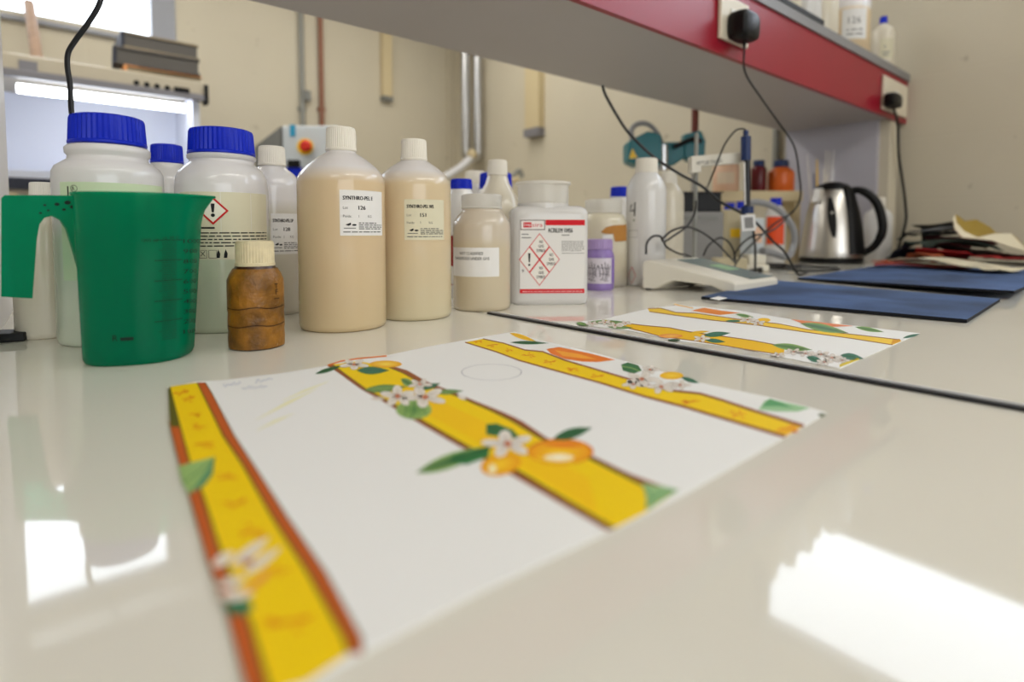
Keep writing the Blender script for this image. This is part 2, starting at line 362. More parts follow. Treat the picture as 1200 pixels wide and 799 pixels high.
# ================================================================== setting
XR, YB, XL, YF, ZC, ZF_ = 2.35, 3.6, -3.0, -3.0, 1.9, -.9
def wall_with_hole(name, axis, pos, th, a0, a1, z0, z1, h):
    """wall along one axis with one window opening h=(a0,a1,z0,z1)"""
    mb = MB()
    def bx(p0, p1, q0, q1):
        if axis == 'x': mb.box((pos, p0, q0), (pos+th, p1, q1))
        else: mb.box((p0, pos, q0), (p1, pos+th, q1))
    bx(a0, h[0], z0, z1); bx(h[1], a1, z0, z1); bx(h[0], h[1], z0, h[2]); bx(h[0], h[1], h[3], z1)
    return struct(mb.build(name, 'wall_paint', smooth=0))
pbr = wy(181, 44, YB)
WB = (-1.0, pbr.x, pbr.z, 1.85)
WR = (-1.6, 1.18, 1.09, 1.68)
wall_with_hole('wall_back', 'y', YB, .16, XL, XR+.16, ZF_, ZC, WB)
wall_with_hole('wall_right', 'x', XR, .16, YF, YB, ZF_, ZC, WR)
mb = MB(); mb.box((XL-.1, YF, ZF_), (XL, YB+.16, ZC)); struct(mb.build('wall_left', 'wall_paint', smooth=0))
mb = MB(); mb.box((XL-.1, YF-.1, ZF_), (XR+.16, YF, ZC)); struct(mb.build('wall_front', 'wall_paint', smooth=0))
mb = MB(); mb.box((XL-.1, YF-.1, ZF_-.1), (XR+.16, YB+.16, ZF_)); struct(mb.build('floor', 'floor_vinyl', smooth=0))
mb = MB(); mb.box((XL-.1, YF-.1, ZC), (XR+.16, YB+.16, ZC+.1)); struct(mb.build('ceiling', 'ceiling_white', smooth=0))
def window(name, axis, pos, h, mull):
    mb = MB(); fw = .045
    def bx(m, p0, p1, q0, q1, d0, d1):
        if axis == 'x': m.box((pos+d0, p0, q0), (pos+d1, p1, q1))
        else: m.box((p0, pos+d0, q0), (p1, pos+d1, q1))
    bx(mb, h[0], h[0]+fw, h[2], h[3], .03, .1); bx(mb, h[1]-fw*.3, h[1]+.10, h[2]-.02, h[3], -.012, .1) if axis == 'y' else bx(mb, h[1]-fw, h[1], h[2], h[3], .03, .1)
    bx(mb, h[0], h[1], h[2], h[2]+.012, .03, .1); bx(mb, h[0], h[1], h[3]-fw, h[3], .03, .1)
    for a in mull: bx(mb, a-.02, a+.02, h[2], h[3], .03, .1)
    w = struct(mb.build(name, 'frame_grey', smooth=0))
    g = MB(); bx(g, h[0], h[1], h[2], h[3], .062, .066); g.build('pane', 'pane', w, smooth=0)
    return w
window('window_1', 'y', YB, WB, (-.45,)); window('window_2', 'x', XR, WR, (-.4,))
mb = MB(); mb.box((WB[0]-.05, YB-.03, WB[2]-.045), (WB[1]+.12, YB-.0005, WB[2]-.025)); struct(mb.build('trim_1', 'frame_grey', smooth=0))
# pillar edge in the far corner
p = wx(531, 150, XR)
mb = MB(); mb.box((XR-.05, p.y-.02, ZF_), (XR, YB, ZC)); struct(mb.build('trim_2', 'wall_paint', smooth=0))

# ------------------------------------------------------------------ bench
XS = .415
def plate(name, x0, x1, y0, y1, label):
    mb = MB(); mb.box((x0, y0, -.03), (x1, y1, 0)); o = mb.build(name, 'bench_laminate', smooth=0); tag(o, label, 'worktop'); return bevel(o, .0012, 2)
sa, sb = bp(560, 365.5), bp(1200, 481.5)
mb = MB(); gap = .0042
def seamx(y): return sa.x+(sb.x-sa.x)*(y-sa.y)/(sb.y-sa.y)
Y0, Y1 = -.22, 1.32
def worktop(pts, label):
    mb = MB(); mb.prism([Vector((x, y, -.03)) for x, y in pts], (0, 0, .03)); o = mb.build('bench_worktop', 'bench_laminate', smooth=0)
    tag(o, label, 'worktop', None); return bevel(o, .0012, 2)
worktop([(-1.4, Y0), (seamx(Y0)-gap/2, Y0), (seamx(Y1)-gap/2, Y1), (-1.4, Y1)], 'glossy cream bench top on the near left side of the dark seam')
worktop([(seamx(Y0)+gap/2, Y0), (XR-.002, Y0), (XR-.002, Y1), (seamx(Y1)+gap/2, Y1)], 'glossy cream bench top on the far right side of the dark seam')
js = thing('joint_strip', 'dark joint strip lying in the seam between the bench tops', 'strip', bp(574, 368))
ja, jb = bp(573, 367.7), Vector((seamx(Y0), Y0, 0)); jn = Vector(((jb-ja).y, -(jb-ja).x, 0)).normalized(); jn = jn if jn.x > 0 else -jn
def jprism(prof, m, nm):
    mb = MB(); mb.prism([ja+jn*u+ZUP*v for u, v in prof], jb-ja); mb.build(nm, m, js, 0)
jprism([(-.003, .0001), (.0025, .0001), (.0025, .0018), (.0015, .0024), (-.002, .0024), (-.003, .0016)], 'joint_dark', 'strip')
jprism([(.0027, .0001), (.0085, .0001), (.0082, .0022), (.0027, .0031)], 'paint_white', 'seam_highlight')  # white lip put in for the reflected highlight along the seam
mb = MB(); mb.box((-1.35, Y0+.06, ZF_), (XR-.01, Y1-.04, -.031))
o = mb.build('bench_cabinet', 'black_rubber', smooth=0); tag(o, 'dark bench carcass under the glossy cream worktops', 'cabinet')

# ------------------------------------------------------------------ reagent shelf
SZ0, SZ1, SY0, SY1 = .485, .63, .65, 1.0
sh = thing('reagent_shelf', 'overhead bench shelf with grey underside and red front board', 'shelf', (1.1, .8, 0))
mb = MB(); mb.box((-1.2, SY0+.012, SZ0), (XR-.002, SY1, SZ1+.004)); mb.build('shelf_board', 'shelf_grey', sh, 0)
mb = MB(); mb.box((-1.2, SY0, SZ0-.002), (XR-.002, SY0+.012, SZ1)); mb.build('fascia', 'fascia_red', sh, 0, label='red front board')
mb = MB(); mb.box((-1.2, SY0-.006, SZ1), (XR-.002, SY0+.02, SZ1+.026)); mb.build('edge_strip', 'edge_grey', sh, 0)
mb = MB(); mb.box((-1.2, SY0+.02, SZ1+.004), (XR-.002, SY1, SZ1+.0262)); mb.build('top_sheet', 'black_rubber', sh, 0)
mb = MB(); mb.box((2.19, .69, 0), (2.215, 1.0, SZ0)); mb.build('end_panel', 'panel_lilac', sh, 0)
mb = MB(); mb.box((2.215, .66, 0), (2.30, .69, SZ0)); mb.build('corner_post', 'wall_paint', sh, 0)
mb = MB(); mb.box((-.1, .66, 0), (-.0505, 1.0, SZ0)); mb.build('side_panel', 'paint_white', sh, 0)
mat_ = MB(); a0 = wy(895, 5, SY0).x; a1 = wy(962, 36, SY0).x
mat_.prism([Vector((a0-.3, SY0-.008, SZ1+.0265)), Vector((a1, SY0-.008, SZ1+.0265)), Vector((a1, SY0+.18, SZ1+.0265)), Vector((a0-.3, SY0+.18, SZ1+.0265))], (0, 0, .012))
tag(mat_.build('rubber_mat', 'black_rubber', smooth=0), 'black mat lying on the front edge of the overhead shelf', 'mat')

# ------------------------------------------------------------------ bottles
def rz(c, t, pts):
    """silhouette (half width px, py) to lathe rows"""
    a = (c-CX)/F; k = math.cos(math.atan(a))*t/F
    return [(hw*k, max(0., zf(py, t))) for hw, py in pts]
def capmesh(ctr, t, c, hw, py0, py1, parent, m='cap_white', ridges=44, name='cap', taper=.95, rd=.035):
    k = math.cos(math.atan((c-CX)/F))*t/F; r = hw*k; z0, z1 = zf(py0, t), zf(py1, t); h = z1-z0
    mb = MB(); d = r*rd
    prof = [(r*.96, z0), (r*1.0, z0+.001), (r*1.0, z0+h*.10), (r*.985, z0+h*.13), (r*taper, z1-h*.13), (r*(taper-.03), z1-h*.04), (r*(taper-.10), z1)]
    mb.lathe(ctr, prof, ridges*2, (0, d, 3, 4)); return mb.build(name, m, parent, 25)
def bottle(name, label, cat, pl, pr, pyb, sil, capd, body='hdpe', capm='cap_white', group=None, t=None, cpx=None, seg=48, pw=2.):
    if t is None: ctr, R, t = foot(pl, pr, pyb)
    else:
        a = ((pl+pr)/2-CX)/F; ctr = tl(t, a*t); R = (pr-pl)/2*math.cos(math.atan(a))*t/F
    c = (pl+pr)/2; o = thing(name, label, cat, ctr, group)
    hw = (pr-pl)/2
    prof = [(R*.90, 0), (R*.97, .0015), (R, .006)]+rz(c, t, sil)
    mb = MB(); mb.lathe(ctr, prof, seg, pw=pw); b = mb.build('body', body, o, 50)
    if capd: capmesh(ctr, t, c, capd[0], capd[1], capd[2], o, capm)
    return o, ctr, R, t, c, hw
def lines(P, u0, u1, v, n, dv, h, col=GREYINK):
    r = random.Random(n*7+int(abs(v)*1e4))
    for i in range(n): P.words(u0, u1-(u1-u0)*(.25*r.random() if i == n-1 else 0), v-i*dv, h, col, rnd=r)
BEIGE = L(222, 202, 164); MILK = L(238, 235, 235)
def liquid(name, zl, lo=BEIGE, mid=None, hi=MILK):
    return translucent(name, [(0, lo), (max(zl*.6, .001), mid or lo), (zl-.004, mid or lo), (zl+.012, hi)], .24, .25)
def trade_label(o, f, u0, u1, z0, z1, title, num, m='label_paper'):
    lab = patch('label', f, u0, u1, z0, z1, m, o); P = Print(f); w = u1-u0; h = z1-z0
    X = lambda x: u0+w*x
    Y = lambda y: z1-h*y
    P.text(title, X(.06), Y(.215), h*.085, w=w*.62, fat=w*.004); P.text('Lot', X(.06), Y(.415), h*.055, GREYINK); P.text(num, X(.36), Y(.43), h*.09, fat=w*.004)
    P.text('Poids:', X(.06), Y(.60), h*.055, GREYINK); P.text('1', X(.36), Y(.60), h*.055, GREYINK); P.text('KG', X(.56), Y(.60), h*.055, GREYINK)
    P.poly([(X(.10), Y(.76)), (X(.20), Y(.715)), (X(.21), Y(.76)), (X(.16), Y(.785))], INK); P.ell(X(.27), Y(.765), w*.045, h*.02, INK)
    P.rect(X(.07), Y(.845), X(.3), Y(.828), GREYINK)
    for k, y in enumerate((.73, .775, .82, .86)): P.words(X(.36), X(.82 if k == 0 else .96), Y(y), h*.032, GREYINK)
    P.words(X(.06), X(.97), Y(.93), h*.034, GREYINK); P.build('print', lab)
    return lab

# near row, left to right
o, ctr, R, t, c, hw = bottle('plastic_bottle', 'plain white bottle standing behind the handle of the green jug', 'bottle', 13, 95, 399,
    [(41, 265), (39, 250), (32, 240), (20, 234), (17, 231)], (18, 231, 214), body='hdpe_cream')
o, ctr, R, t, c, hw = bottle('wide_mouth_jar', 'large blue capped white jar standing right behind the green measuring jug', 'jar', 65, 198, 408,
    [(66, 214), (65.6, 204), (62, 197.5), (53, 192), (48, 189), (47.3, 185), (50.5, 182), (50.8, 176), (47, 173)], (47, 172, 138), body=liquid('jar_milk', .10, L(214, 222, 204)).name, capm='cap_blue')
f = on_round(ctr, R); lab = patch('label', f, px_arc(78, c, hw, R), px_arc(193, c, hw, R), .06, zf(214, t-R*.8), 'label_green', o)
P = Print(f); u = px_arc(86, c, hw, R); z = zf(219, t-R*.8)
P.rect(u, z-.02, u+.0012, z, INK); P.ring(u+.006, z-.002, .003, .003, .0004, INK); P.text('R', u+.0045, z-.0035, .003, INK); P.build('print', lab)
o, ctr, R, t, c, hw = bottle('wide_mouth_jar', 'blue capped jar half hidden between the two large blue capped jars', 'jar', 170, 228, 352,
    [(29, 225), (28, 212), (24, 203), (20, 199), (19, 192)], (20, 192, 170), capm='cap_blue', t=.70)
o, ctr, R, t, c, hw = bottle('wide_mouth_jar', 'blue capped white jar with red diamond hazard label behind brown bottle', 'jar', 208, 318, 392,
    [(55, 222), (53.5, 209), (49, 201), (42, 195), (38, 192), (37.8, 189), (40.6, 187), (40.8, 184), (37.5, 182)], (40, 183, 153), body=liquid('jar_pale', .10, L(210, 216, 192)).name, capm='cap_blue')
f = on_round(ctr, R); U = lambda p: px_arc(p, c, hw, R); tz = t-R*.85; Z = lambda y: zf(y, tz)
lab = patch('label', f, U(216), U(313), Z(304), Z(225), 'label_beige', o)
P = Print(f); uc = U(251.5); zc = Z(247); s_ = Z(230.5)-zc
P.poly([(uc-s_, zc), (uc, zc-s_), (uc+s_, zc), (uc, zc+s_)], RED, 1)
P.poly([(uc-s_*.82, zc), (uc, zc-s_*.82), (uc+s_*.82, zc), (uc, zc+s_*.82)], L(232, 228, 214), 2)
P.poly([(uc-s_*.13, zc+s_*.5), (uc+s_*.13, zc+s_*.5), (uc+s_*.07, zc-s_*.12), (uc-s_*.07, zc-s_*.12)], INK, 3); P.ell(uc, zc-s_*.32, s_*.13, s_*.13, INK, 3)
P.text('R U', U(231), Z(233), .0035, GREYINK)
P.rect(U(238), Z(268), U(253), Z(266), INK)
lines(P, U(237), U(312), Z(273.5), 5, (Z(270)-Z(289))/5, .0018, INK)
for k, uu in enumerate((U(236), U(246))):
    P.stroke([(uu, Z(302)), (uu+.007, Z(302)), (uu+.007, Z(293)), (uu, Z(293)), (uu, Z(302))], .0005, INK)
P.stroke([(U(237), Z(300)), (U(242), Z(294))], .0006, INK); P.stroke([(U(242), Z(300)), (U(237), Z(294))], .0006, INK)
for uu in (U(254), U(262)): P.poly([(uu, Z(302)), (uu+.003, Z(302)), (uu+.0035, Z(297)), (uu+.0018, Z(292)), (uu+.0005, Z(297))], INK)
P.build('print', lab)
o, ctr, R, t, c, hw = bottle('plastic_bottle', 'white bottle with label number 128 behind the brown taped bottle', 'bottle', 288, 354, 371,
    [(33, 222), (32, 213), (26, 204), (18, 198), (15, 195)], (16.5, 195, 172), body=liquid('milk128', .13, L(216, 211, 198)).name)
f = on_round(ctr, R); U = lambda p: px_arc(p, c, hw, R); Z = lambda y: zf(y, t-R*.85)
trade_label(o, f, U(318), U(351), Z(298), Z(250), 'SYNTHRO-PEL DP', '128')
o, ctr, R, t, c, hw = bottle('plastic_bottle', 'large bottle of beige liquid with square white label number 126', 'bottle', 350, 453, 391,
    [(51.5, 217), (51, 210), (48, 204), (41, 196), (30, 187), (21, 181.5), (18, 180), (17, 178)], (18.2, 178, 150), body=liquid('beige126', zf(212, .602), L(224, 202, 160), L(230, 206, 168)).name)
f = on_round(ctr, R); U = lambda p: px_arc(p, c, hw, R); Z = lambda y: zf(y, t-R*.75)
trade_label(o, f, U(399), U(447), Z(276), Z(223), 'SYNTHRO-PEL E', '126')
o, ctr, R, t, c, hw = bottle('plastic_bottle', 'second beige liquid bottle with label number 151 right of 126', 'bottle', 443, 529, 377,
    [(43, 221), (42.5, 214), (38, 206), (28, 197), (18, 190.5), (15.5, 189)], (15.5, 189, 164), body=liquid('beige151', zf(214, .673), L(226, 214, 180), L(230, 210, 174)).name)
f = on_round(ctr, R); U = lambda p: px_arc(p, c, hw, R); Z = lambda y: zf(y, t-R*.75)
trade_label(o, f, U(475), U(519), Z(281), Z(234), 'SYNTHRO-PEL WS', '151', 'label_beige')
# small jars behind
o, ctr, R, t, c, hw = bottle('wide_mouth_jar', 'small blue capped jar with dark red label peeping out right of bottle 151', 'jar', 525, 557, 345,
    [(16, 236), (15, 229), (13.5, 226), (12.5, 222)], (13, 222, 210), capm='cap_blue', t=.86)
f = on_round(ctr, R); U = lambda p: px_arc(p, c, hw, R)
lab = patch('label', f, U(527), U(549), .02, zf(275, t-R), 'label_paper', o); P = Print(f)
P.rect(U(527), zf(312, t-R), U(538), zf(276, t-R), L(150, 30, 34), 1, 3); P.build('print', lab); P = Print(f); P.rect(U(527), .022, U(538), zf(334, t-R), L(150, 30, 34), 1, 3); P.build('print', lab)
bottle('wide_mouth_jar', 'white lidded jar farthest back beside the blue capped jar behind beige bottle', 'jar', 543, 571, 330, [(14, 225), (13, 218), (12, 216)], (12.5, 216, 201), t=1.16)
bottle('wide_mouth_jar', 'jar with broad blue cap hidden behind the narrow necked white bottle', 'jar', 560, 602, 335, [(21, 232), (20.5, 225), (19, 222)], (19.5, 222, 203), capm='cap_blue', t=1.05)
o, ctr, R, t, c, hw = bottle('plastic_bottle', 'narrow necked off white bottle behind the NOT CLASSIFIED jar', 'bottle', 553, 613, 350,
    [(30, 252), (29, 243), (22, 229), (14, 215), (12, 208), (11, 206)], (12, 206, 188), body='hdpe_cream', t=.912)
o, ctr, R, t, c, hw = bottle('plastic_bottle', 'cream jar with clear lid and white NOT CLASSIFIED label', 'jar', 531, 598, 366,
    [(33.5, 268), (33, 261), (29, 254), (24, 249), (22.5, 247), (22.5, 245)], None, body=liquid('cream_nc', .085, L(220, 206, 178), hi=L(220, 208, 190)).name)
capmesh(ctr, t, c, 24, 245, 228, o, 'lid_clear', 30, 'lid', .99, .012)
f = on_round(ctr, R); U = lambda p: px_arc(p, c, hw, R); Z = lambda y: zf(y, t-R*.85)
lab = patch('label', f, U(532), U(584), Z(324), Z(290), 'label_paper', o); P = Print(f)
P.text('NOT CLASSIFIED', U(540), Z(298.5), Z(295)-Z(298.5), w=U(566)-U(540)); P.text('DANGEROUS UNDER GHS', U(534.5), Z(304.5), Z(301)-Z(304.5), w=U(573)-U(534.5)); P.build('print', lab)
# square jug with hazard label
tfj = .768; cj = 641.; aj = (cj-CX)/F; kx = 46.5/F*tfj; ky = .040; tj = tfj+ky; ctr = tl(tj, aj*tj)
o = thing('square_canister', 'square white canister with red bordered hazard diamond label', 'canister', ctr)
d1 = (RGT+FWD*.06).normalized(); d2 = Vector((-d1.y, d1.x, 0))
kk = ky/kx
mb = MB(); zt = zf(244, tj)
prof = [(kx*.93, 0), (kx*.98, .002), (kx, .008), (kx, zt-.012), (kx*.985, zt-.005), (kx*.93, zt-.001), (kx*.82, zt+.002), (29/F*tj, zt+.003), (29/F*tj, zt+.007)]
mb.lathe(ctr, prof[:-2], 64, e1=d1, e2=d2, ky=kk, pw=7); mb.lathe(ctr+d1*(-.006), [(30/F*tj, zt-.004), (30/F*tj, zt+.006)], 40); mb.build('body', 'hdpe', o, 40)
cc = ctr+d1*(-.006); mb = MB(); r = 29.5/F*tj; z1 = zf(214, tj)
mb.lathe(cc, [(r*.98, zt+.004), (r*.98, zt+.007), (r, zt+.008), (r, z1-.004), (r*1.09, z1-.0035), (r*1.09, z1), (r*.9, z1+.0006)], 80, (0, r*.014, 2, 3)); mb.build('lid', 'lid_clear', o, 25)
def fj(u, v, off=0.): return ctr+d1*u-d2*(ky*(1-.02*abs(u/kx)**7)+.0004+off)+ZUP*v
Uj = lambda p: (p-642)/F*(tfj)*1.0; Zj = lambda y: zf(y, tfj)
lab = patch('label', fj, Uj(606), Uj(682.5), Zj(344), Zj(256), 'label_paper', o); P = Print(fj)
R2 = L(206, 24, 38)
P.rect(Uj(636), Zj(264), Uj(682.5), Zj(257.5), R2); P.rect(Uj(606), Zj(343.5), Uj(682.5), Zj(338.5), R2)
P.words(Uj(609), Uj(681), Zj(341.8), .0016, L(236, 190, 190), 2)
P.rect(Uj(606.5), Zj(269.5), Uj(635.5), Zj(257.5), L(110, 96, 96), 1); P.rect(Uj(607.5), Zj(268.5), Uj(634.5), Zj(258.5), L(232, 226, 224), 2)
P.rect(Uj(610), Zj(266.5), Uj(619.5), Zj(260.5), R2, 3); P.text('icap', Uj(611), Zj(265.8), .0052, L(240, 235, 235), w=Uj(618.8)-Uj(611), ly=4); P.text('sira', Uj(620.3), Zj(265.8), .0052, R2, w=Uj(632.5)-Uj(620.3), ly=3)
P.text('ACRILEM 10456', Uj(639), Zj(272.5), .0062, w=Uj(668)-Uj(639), fat=.0002)
for y in (275, 279): P.rect(Uj(608), Zj(y), Uj(616 if y < 277 else 619), Zj(y-1), GREYINK)
P.rect(Uj(655), Zj(276), Uj(664), Zj(275), GREYINK)
lines(P, Uj(655), Uj(682), Zj(283), 7, (Zj(281)-Zj(294))/7, .0012, GREYINK); P.words(Uj(655), Uj(682), Zj(297), .0012, GREYINK)
uc, zc, s_ = Uj(629), Zj(304), Zj(273)-Zj(304); wq = Uj(653)-uc
def dia(x, y, k, col, ly): P.poly([(uc+(x-k)*wq, zc+y*s_), (uc+x*wq, zc+(y-k)*s_), (uc+(x+k)*wq, zc+y*s_), (uc+x*wq, zc+(y+k)*s_)], col, ly)
dia(0, 0, 1, R2, 2)
for x, y in ((0, .5), (-.5, 0), (.5, 0), (0, -.5)): dia(x, y, .455, L(232, 228, 222), 3)
for x, y in ((0, .5), (.5, 0), (0, -.5)):
    for k, wd_ in enumerate(('NO', 'GHS', 'SYMBOL')):
        ww = wq*(.17, .25, .45)[k]; P.text(wd_, uc+(x+.05)*wq-ww/2+wq*.03, zc+(y+.12-.17*k)*s_, s_*.115, w=ww, ly=4, fat=.0001)
P.poly([(uc-.56*wq, zc+.24*s_), (uc-.44*wq, zc+.24*s_), (uc-.47*wq, zc-.1*s_), (uc-.53*wq, zc-.1*s_)], INK, 4); P.ell(uc-.5*wq, zc-.2*s_, wq*.055, s_*.045, INK, 4)
for a in (0, 1.05, 2.1):
    P.stroke([(Uj(609.5)-.0022*math.cos(a), Zj(317)-.003*math.sin(a)), (Uj(609.5)+.0022*math.cos(a), Zj(317)+.003*math.sin(a))], .0005, GREYINK)
P.build('print', lab)
# jar with ochre stain, purple jar
o, ctr, R, t, c, hw = bottle('wide_mouth_jar', 'cream jar with clear lid and ochre stain behind the purple jar', 'jar', 679, 735, 337,
    [(27.5, 268), (27, 260), (24, 253), (20, 250)], None, body=liquid('jar_grey', .06, L(186, 178, 166), L(222, 212, 188), L(230, 222, 200)).name)
capmesh(ctr, t, c-2, 22, 250, 234, o, 'lid_clear', 26, 'lid', 1.0, .008)
f = on_round(ctr, R); U = lambda p: px_arc(p, c, hw, R); Z = lambda y: zf(y, t-R*.8)
P = Print(f); och = L(176, 122, 58)
P.poly([(U(704), Z(272)), (U(710), Z(266)), (U(718), Z(264)), (U(733), Z(263)), (U(733.5), Z(282)), (U(720), Z(283)), (U(718), Z(274)), (U(710), Z(274))], och); P.build('stain', o)
lab = patch('label', f, U(706), U(717), Z(330), Z(275), 'label_paper', o)
ctr, R, t = foot(685, 720, 341); c, hw = 702.5, 17.5
o = thing('small_jar', 'small purple tinted jar with white lattice pattern inside', 'jar', ctr)
mb = MB(); mb.lathe(ctr, [(R*.9, 0), (R*.98, .003), (R, .008), (R, .0125)], 40); mb.build('foot', 'purple_solid', o, 40)
mb = MB(); z_ = zf(301, t); mb.lathe(ctr, [(R, z_-.001), (R, z_+.002), (R*.93, zf(296, t)), (R*.85, zf(292, t))], 40); mb.build('shoulder', 'purple_solid', o, 40)
capmesh(ctr, t, c, 16, 292, 280, o, 'purple_pale', 30, 'lid')
mb = MB(); mb.lathe(ctr, [(R*.985, .0125), (R*.985, z_-.001)], 40); ins = mb.build('drum', 'purple_white', o, 40, label='white drum with dark lattice print')
f = on_round(ctr, R*.985); P = Print(f)
for sg in (-1, 1): P.rect(sg*R*1.5, .013, sg*R*.95, zf(302, t), L(128, 100, 176), 1, 4)
rr = random.Random(3)
for k in range(2):
    for j in range(5):
        u0 = (-.85+k*.9)*R+j*.0042; z0 = .016; z1 = zf(306, t)
        P.stroke([(u0, z0+.004*abs(j-2)), (u0+.002*math.sin(j), (z0+z1)/2), (u0+.0015*(j-2), z1-.003*abs(j-2))], .0011, L(30, 26, 34))
    for j in range(3): P.stroke([((-.85+k*.9)*R, .02+j*.010), ((-.85+k*.9)*R+.016, .017+j*.011)], .0009, L(60, 52, 62))
P.build('print', ins)
bottle('plastic_bottle', 'blue capped clear bottle behind the ochre stained jar', 'bottle', 712, 738, 330, [(13, 240), (12, 234), (10, 231)], (10.5, 231, 219), capm='cap_blue', t=1.26)
# bottles by the meter
o, ctr, R, t, c, hw = bottle('plastic_bottle', 'tall white bottle with a hand written black 4 left of the meter', 'bottle', 733, 780, 335,
    [(23.5, 228), (23, 219), (18, 209), (14, 204), (13, 203)], (13.5, 203, 186), body='hdpe', t=1.06)
f = on_round(ctr, R); U = lambda p: px_arc(p, c, hw, R); Z = lambda y: zf(y, t-R*.8)
P = Print(f); P.stroke([(U(740), Z(239)), (U(738.5), Z(247)), (U(744.5), Z(246))], .0026, INK); P.stroke([(U(744), Z(237)), (U(743.5), Z(253))], .0026, INK); P.ell(U(743), Z(258), .002, .002, L(150, 160, 140)); P.build('marker_writing', o, label='black hand written 4')
lab = patch('label', f, U(733.5), U(748), Z(334), Z(266), 'label_paper', o); P = Print(f)
P.stroke([(U(737), Z(270)), (U(747), Z(270)), (U(747), Z(278)), (U(737), Z(278)), (U(737), Z(270))], .0006, GREYINK); P.build('print', lab); P = Print(f)
uc = U(741); P.stroke([(uc, Z(313)), (uc+.009, Z(323)), (uc, Z(333)), (uc-.009, Z(323)), (uc, Z(313))], .0011, L(206, 60, 60)); P.build('print', lab)
bottle('plastic_bottle', 'second tall white bottle right behind the bottle marked 4', 'bottle', 765, 801, 320, [(18, 235), (17.5, 228), (13, 220), (9.5, 216), (9, 215)], (9.5, 215, 201), body='hdpe_cream', t=1.17)

# ------------------------------------------------------------------ brown taped bottle
o, ctr, R, t, c, hw = bottle('brown_bottle', 'small brown bottle wrapped in stained amber tape with old cream cap', 'bottle', 265, 332, 412,
    [(32, 345), (32.5, 335), (32, 325), (28, 318), (24, 312), (22.5, 308)], None, body='amber_dark')
mb = MB(); k = math.cos(math.atan((c-CX)/F))*t/F
rows = [(408, 30.5), (404, 33.4), (393, 33.8), (384, 33.2), (382, 33.9), (372, 33.7), (364, 33.2), (361, 34), (350, 33.8), (338, 33.9), (327, 33.6), (320, 30.5), (314, 26.5)]
mb.lathe(ctr, [(h_*k, max(.001, zf(y, t))) for y, h_ in rows], 48, cap0=False, cap1=False); mb.build('tape_wrap', 'amber_tape', o, 60, label='wrinkled amber tape')
f = on_round(ctr, R*1.015); P = Print(f); U = lambda p: px_arc(p, c, hw, R)
P.text('T', U(320), zf(340, t-R), .0045, L(30, 16, 10)); P.text('F', U(321), zf(347, t-R), .0045, L(30, 16, 10)); P.stroke([(U(319), zf(352, t-R)), (U(325), zf(352, t-R))], .0006, L(30, 16, 10))
for y in (362, 383): P.stroke([(U(266.5+i*6.4), zf(y+1.2*math.sin(i), t-R)) for i in range(11)], .0007, L(40, 20, 10))
P.build('print', o)
mb = MB(); z0, z1 = zf(311, t), zf(282, t); r = 24*k
mb.lathe(ctr, [(r, z0), (r*1.0, z0+.002), (r*.97, z0+.003), (r*.96, z1-.003), (r*.92, z1-.0006), (r*.85, z1)], 80, (0, .0005, 2, 3)); mb.build('cap', 'cap_old', o, 25)

# ------------------------------------------------------------------ green measuring jug
tJ = .452; cJ = 161.; aJ = (cJ-CX)/F; ctr = tl(tJ, aJ*tJ)
o = thing('measuring_jug', 'green translucent plastic measuring jug with open handle and black scale', 'jug', ctr)
e1 = (RGT*.96+FWD*.28).normalized(); e2 = Vector((-e1.y, e1.x, 0))
kJ = tJ/F*.84
zt = zf(231, tJ)
def jsec(z):
    q = z/zt; return (63+10*q)*kJ, (.036+.005*q)
SEGJ = 64
def jpt(a, z, ins=0.):
    A, B = jsec(z); A -= ins; B -= ins; q = z/zt
    sp = max(0, math.cos(a))**16*max(0, (q-.86)/.14)**1.3*.010+.0042*q
    n = 2.5; ca, sa = math.cos(a), math.sin(a); w = (abs(ca)**n+abs(sa)**n)**(-1/n)
    return ctr+e1*(A*ca*w+sp)+e2*(B*sa*w)+ZUP*z
mb = MB(); rows = []
zs = [.0, .0012, .004]+[zt*(i/12) for i in range(1, 13)]
for k, z in enumerate(zs):
    rows.append([jpt(2*math.pi*i/SEGJ, max(z, 1e-4), .003 if k == 0 else (.001 if k == 1 else 0))+ZUP*0 for i in range(SEGJ)])
rows.append([jpt(2*math.pi*i/SEGJ, zt, -.0016) for i in range(SEGJ)]); rows.append([p+ZUP*.0018 for p in rows[-1]])
rows.append([jpt(2*math.pi*i/SEGJ, zt, .002)+ZUP*.0018 for i in range(SEGJ)])
for z in [zt*(1-i/8) for i in range(0, 8)]+[.004]: rows.append([jpt(2*math.pi*i/SEGJ, z, .002) for i in range(SEGJ)])
vs = [p for r_ in rows for p in r_]; fs = []
for k in range(len(rows)-1):
    for i in range(SEGJ): j = (i+1) % SEGJ; fs.append((k*SEGJ+i, k*SEGJ+j, (k+1)*SEGJ+j, (k+1)*SEGJ+i))
fs.append(tuple(range(SEGJ-1, -1, -1))); fs.append(tuple((len(rows)-1)*SEGJ+i for i in range(SEGJ)))
mb.add(vs, fs); mb.build('body', 'jug_green', o, 45)
HD = (W(30, 270, tJ)-CAMP); HD.z = 0; HD.normalize()
def hpt(px, py): return W(px, py, tJ-.006)
def bez(pts): return [hpt(*p) for p in pts]
out = [(2, 233), (6, 229.5), (50, 229.5), (86, 230), (92, 262), (98, 330), (92, 318), (84, 290), (77, 268), (70, 258), (61, 253), (52, 255), (46, 263), (43, 280), (38, 348), (2, 346)]
mb = MB(); mb.prism([p+HD*.013 for p in bez(out)], HD*-.026); h = mb.build('handle', 'jug_green', o, 30); bevel(h, .0028, 3)
P = Print(lambda u, v, off=0.: hpt(u, v)-HD*(.0133+off), 0); dk = L(8, 30, 30)
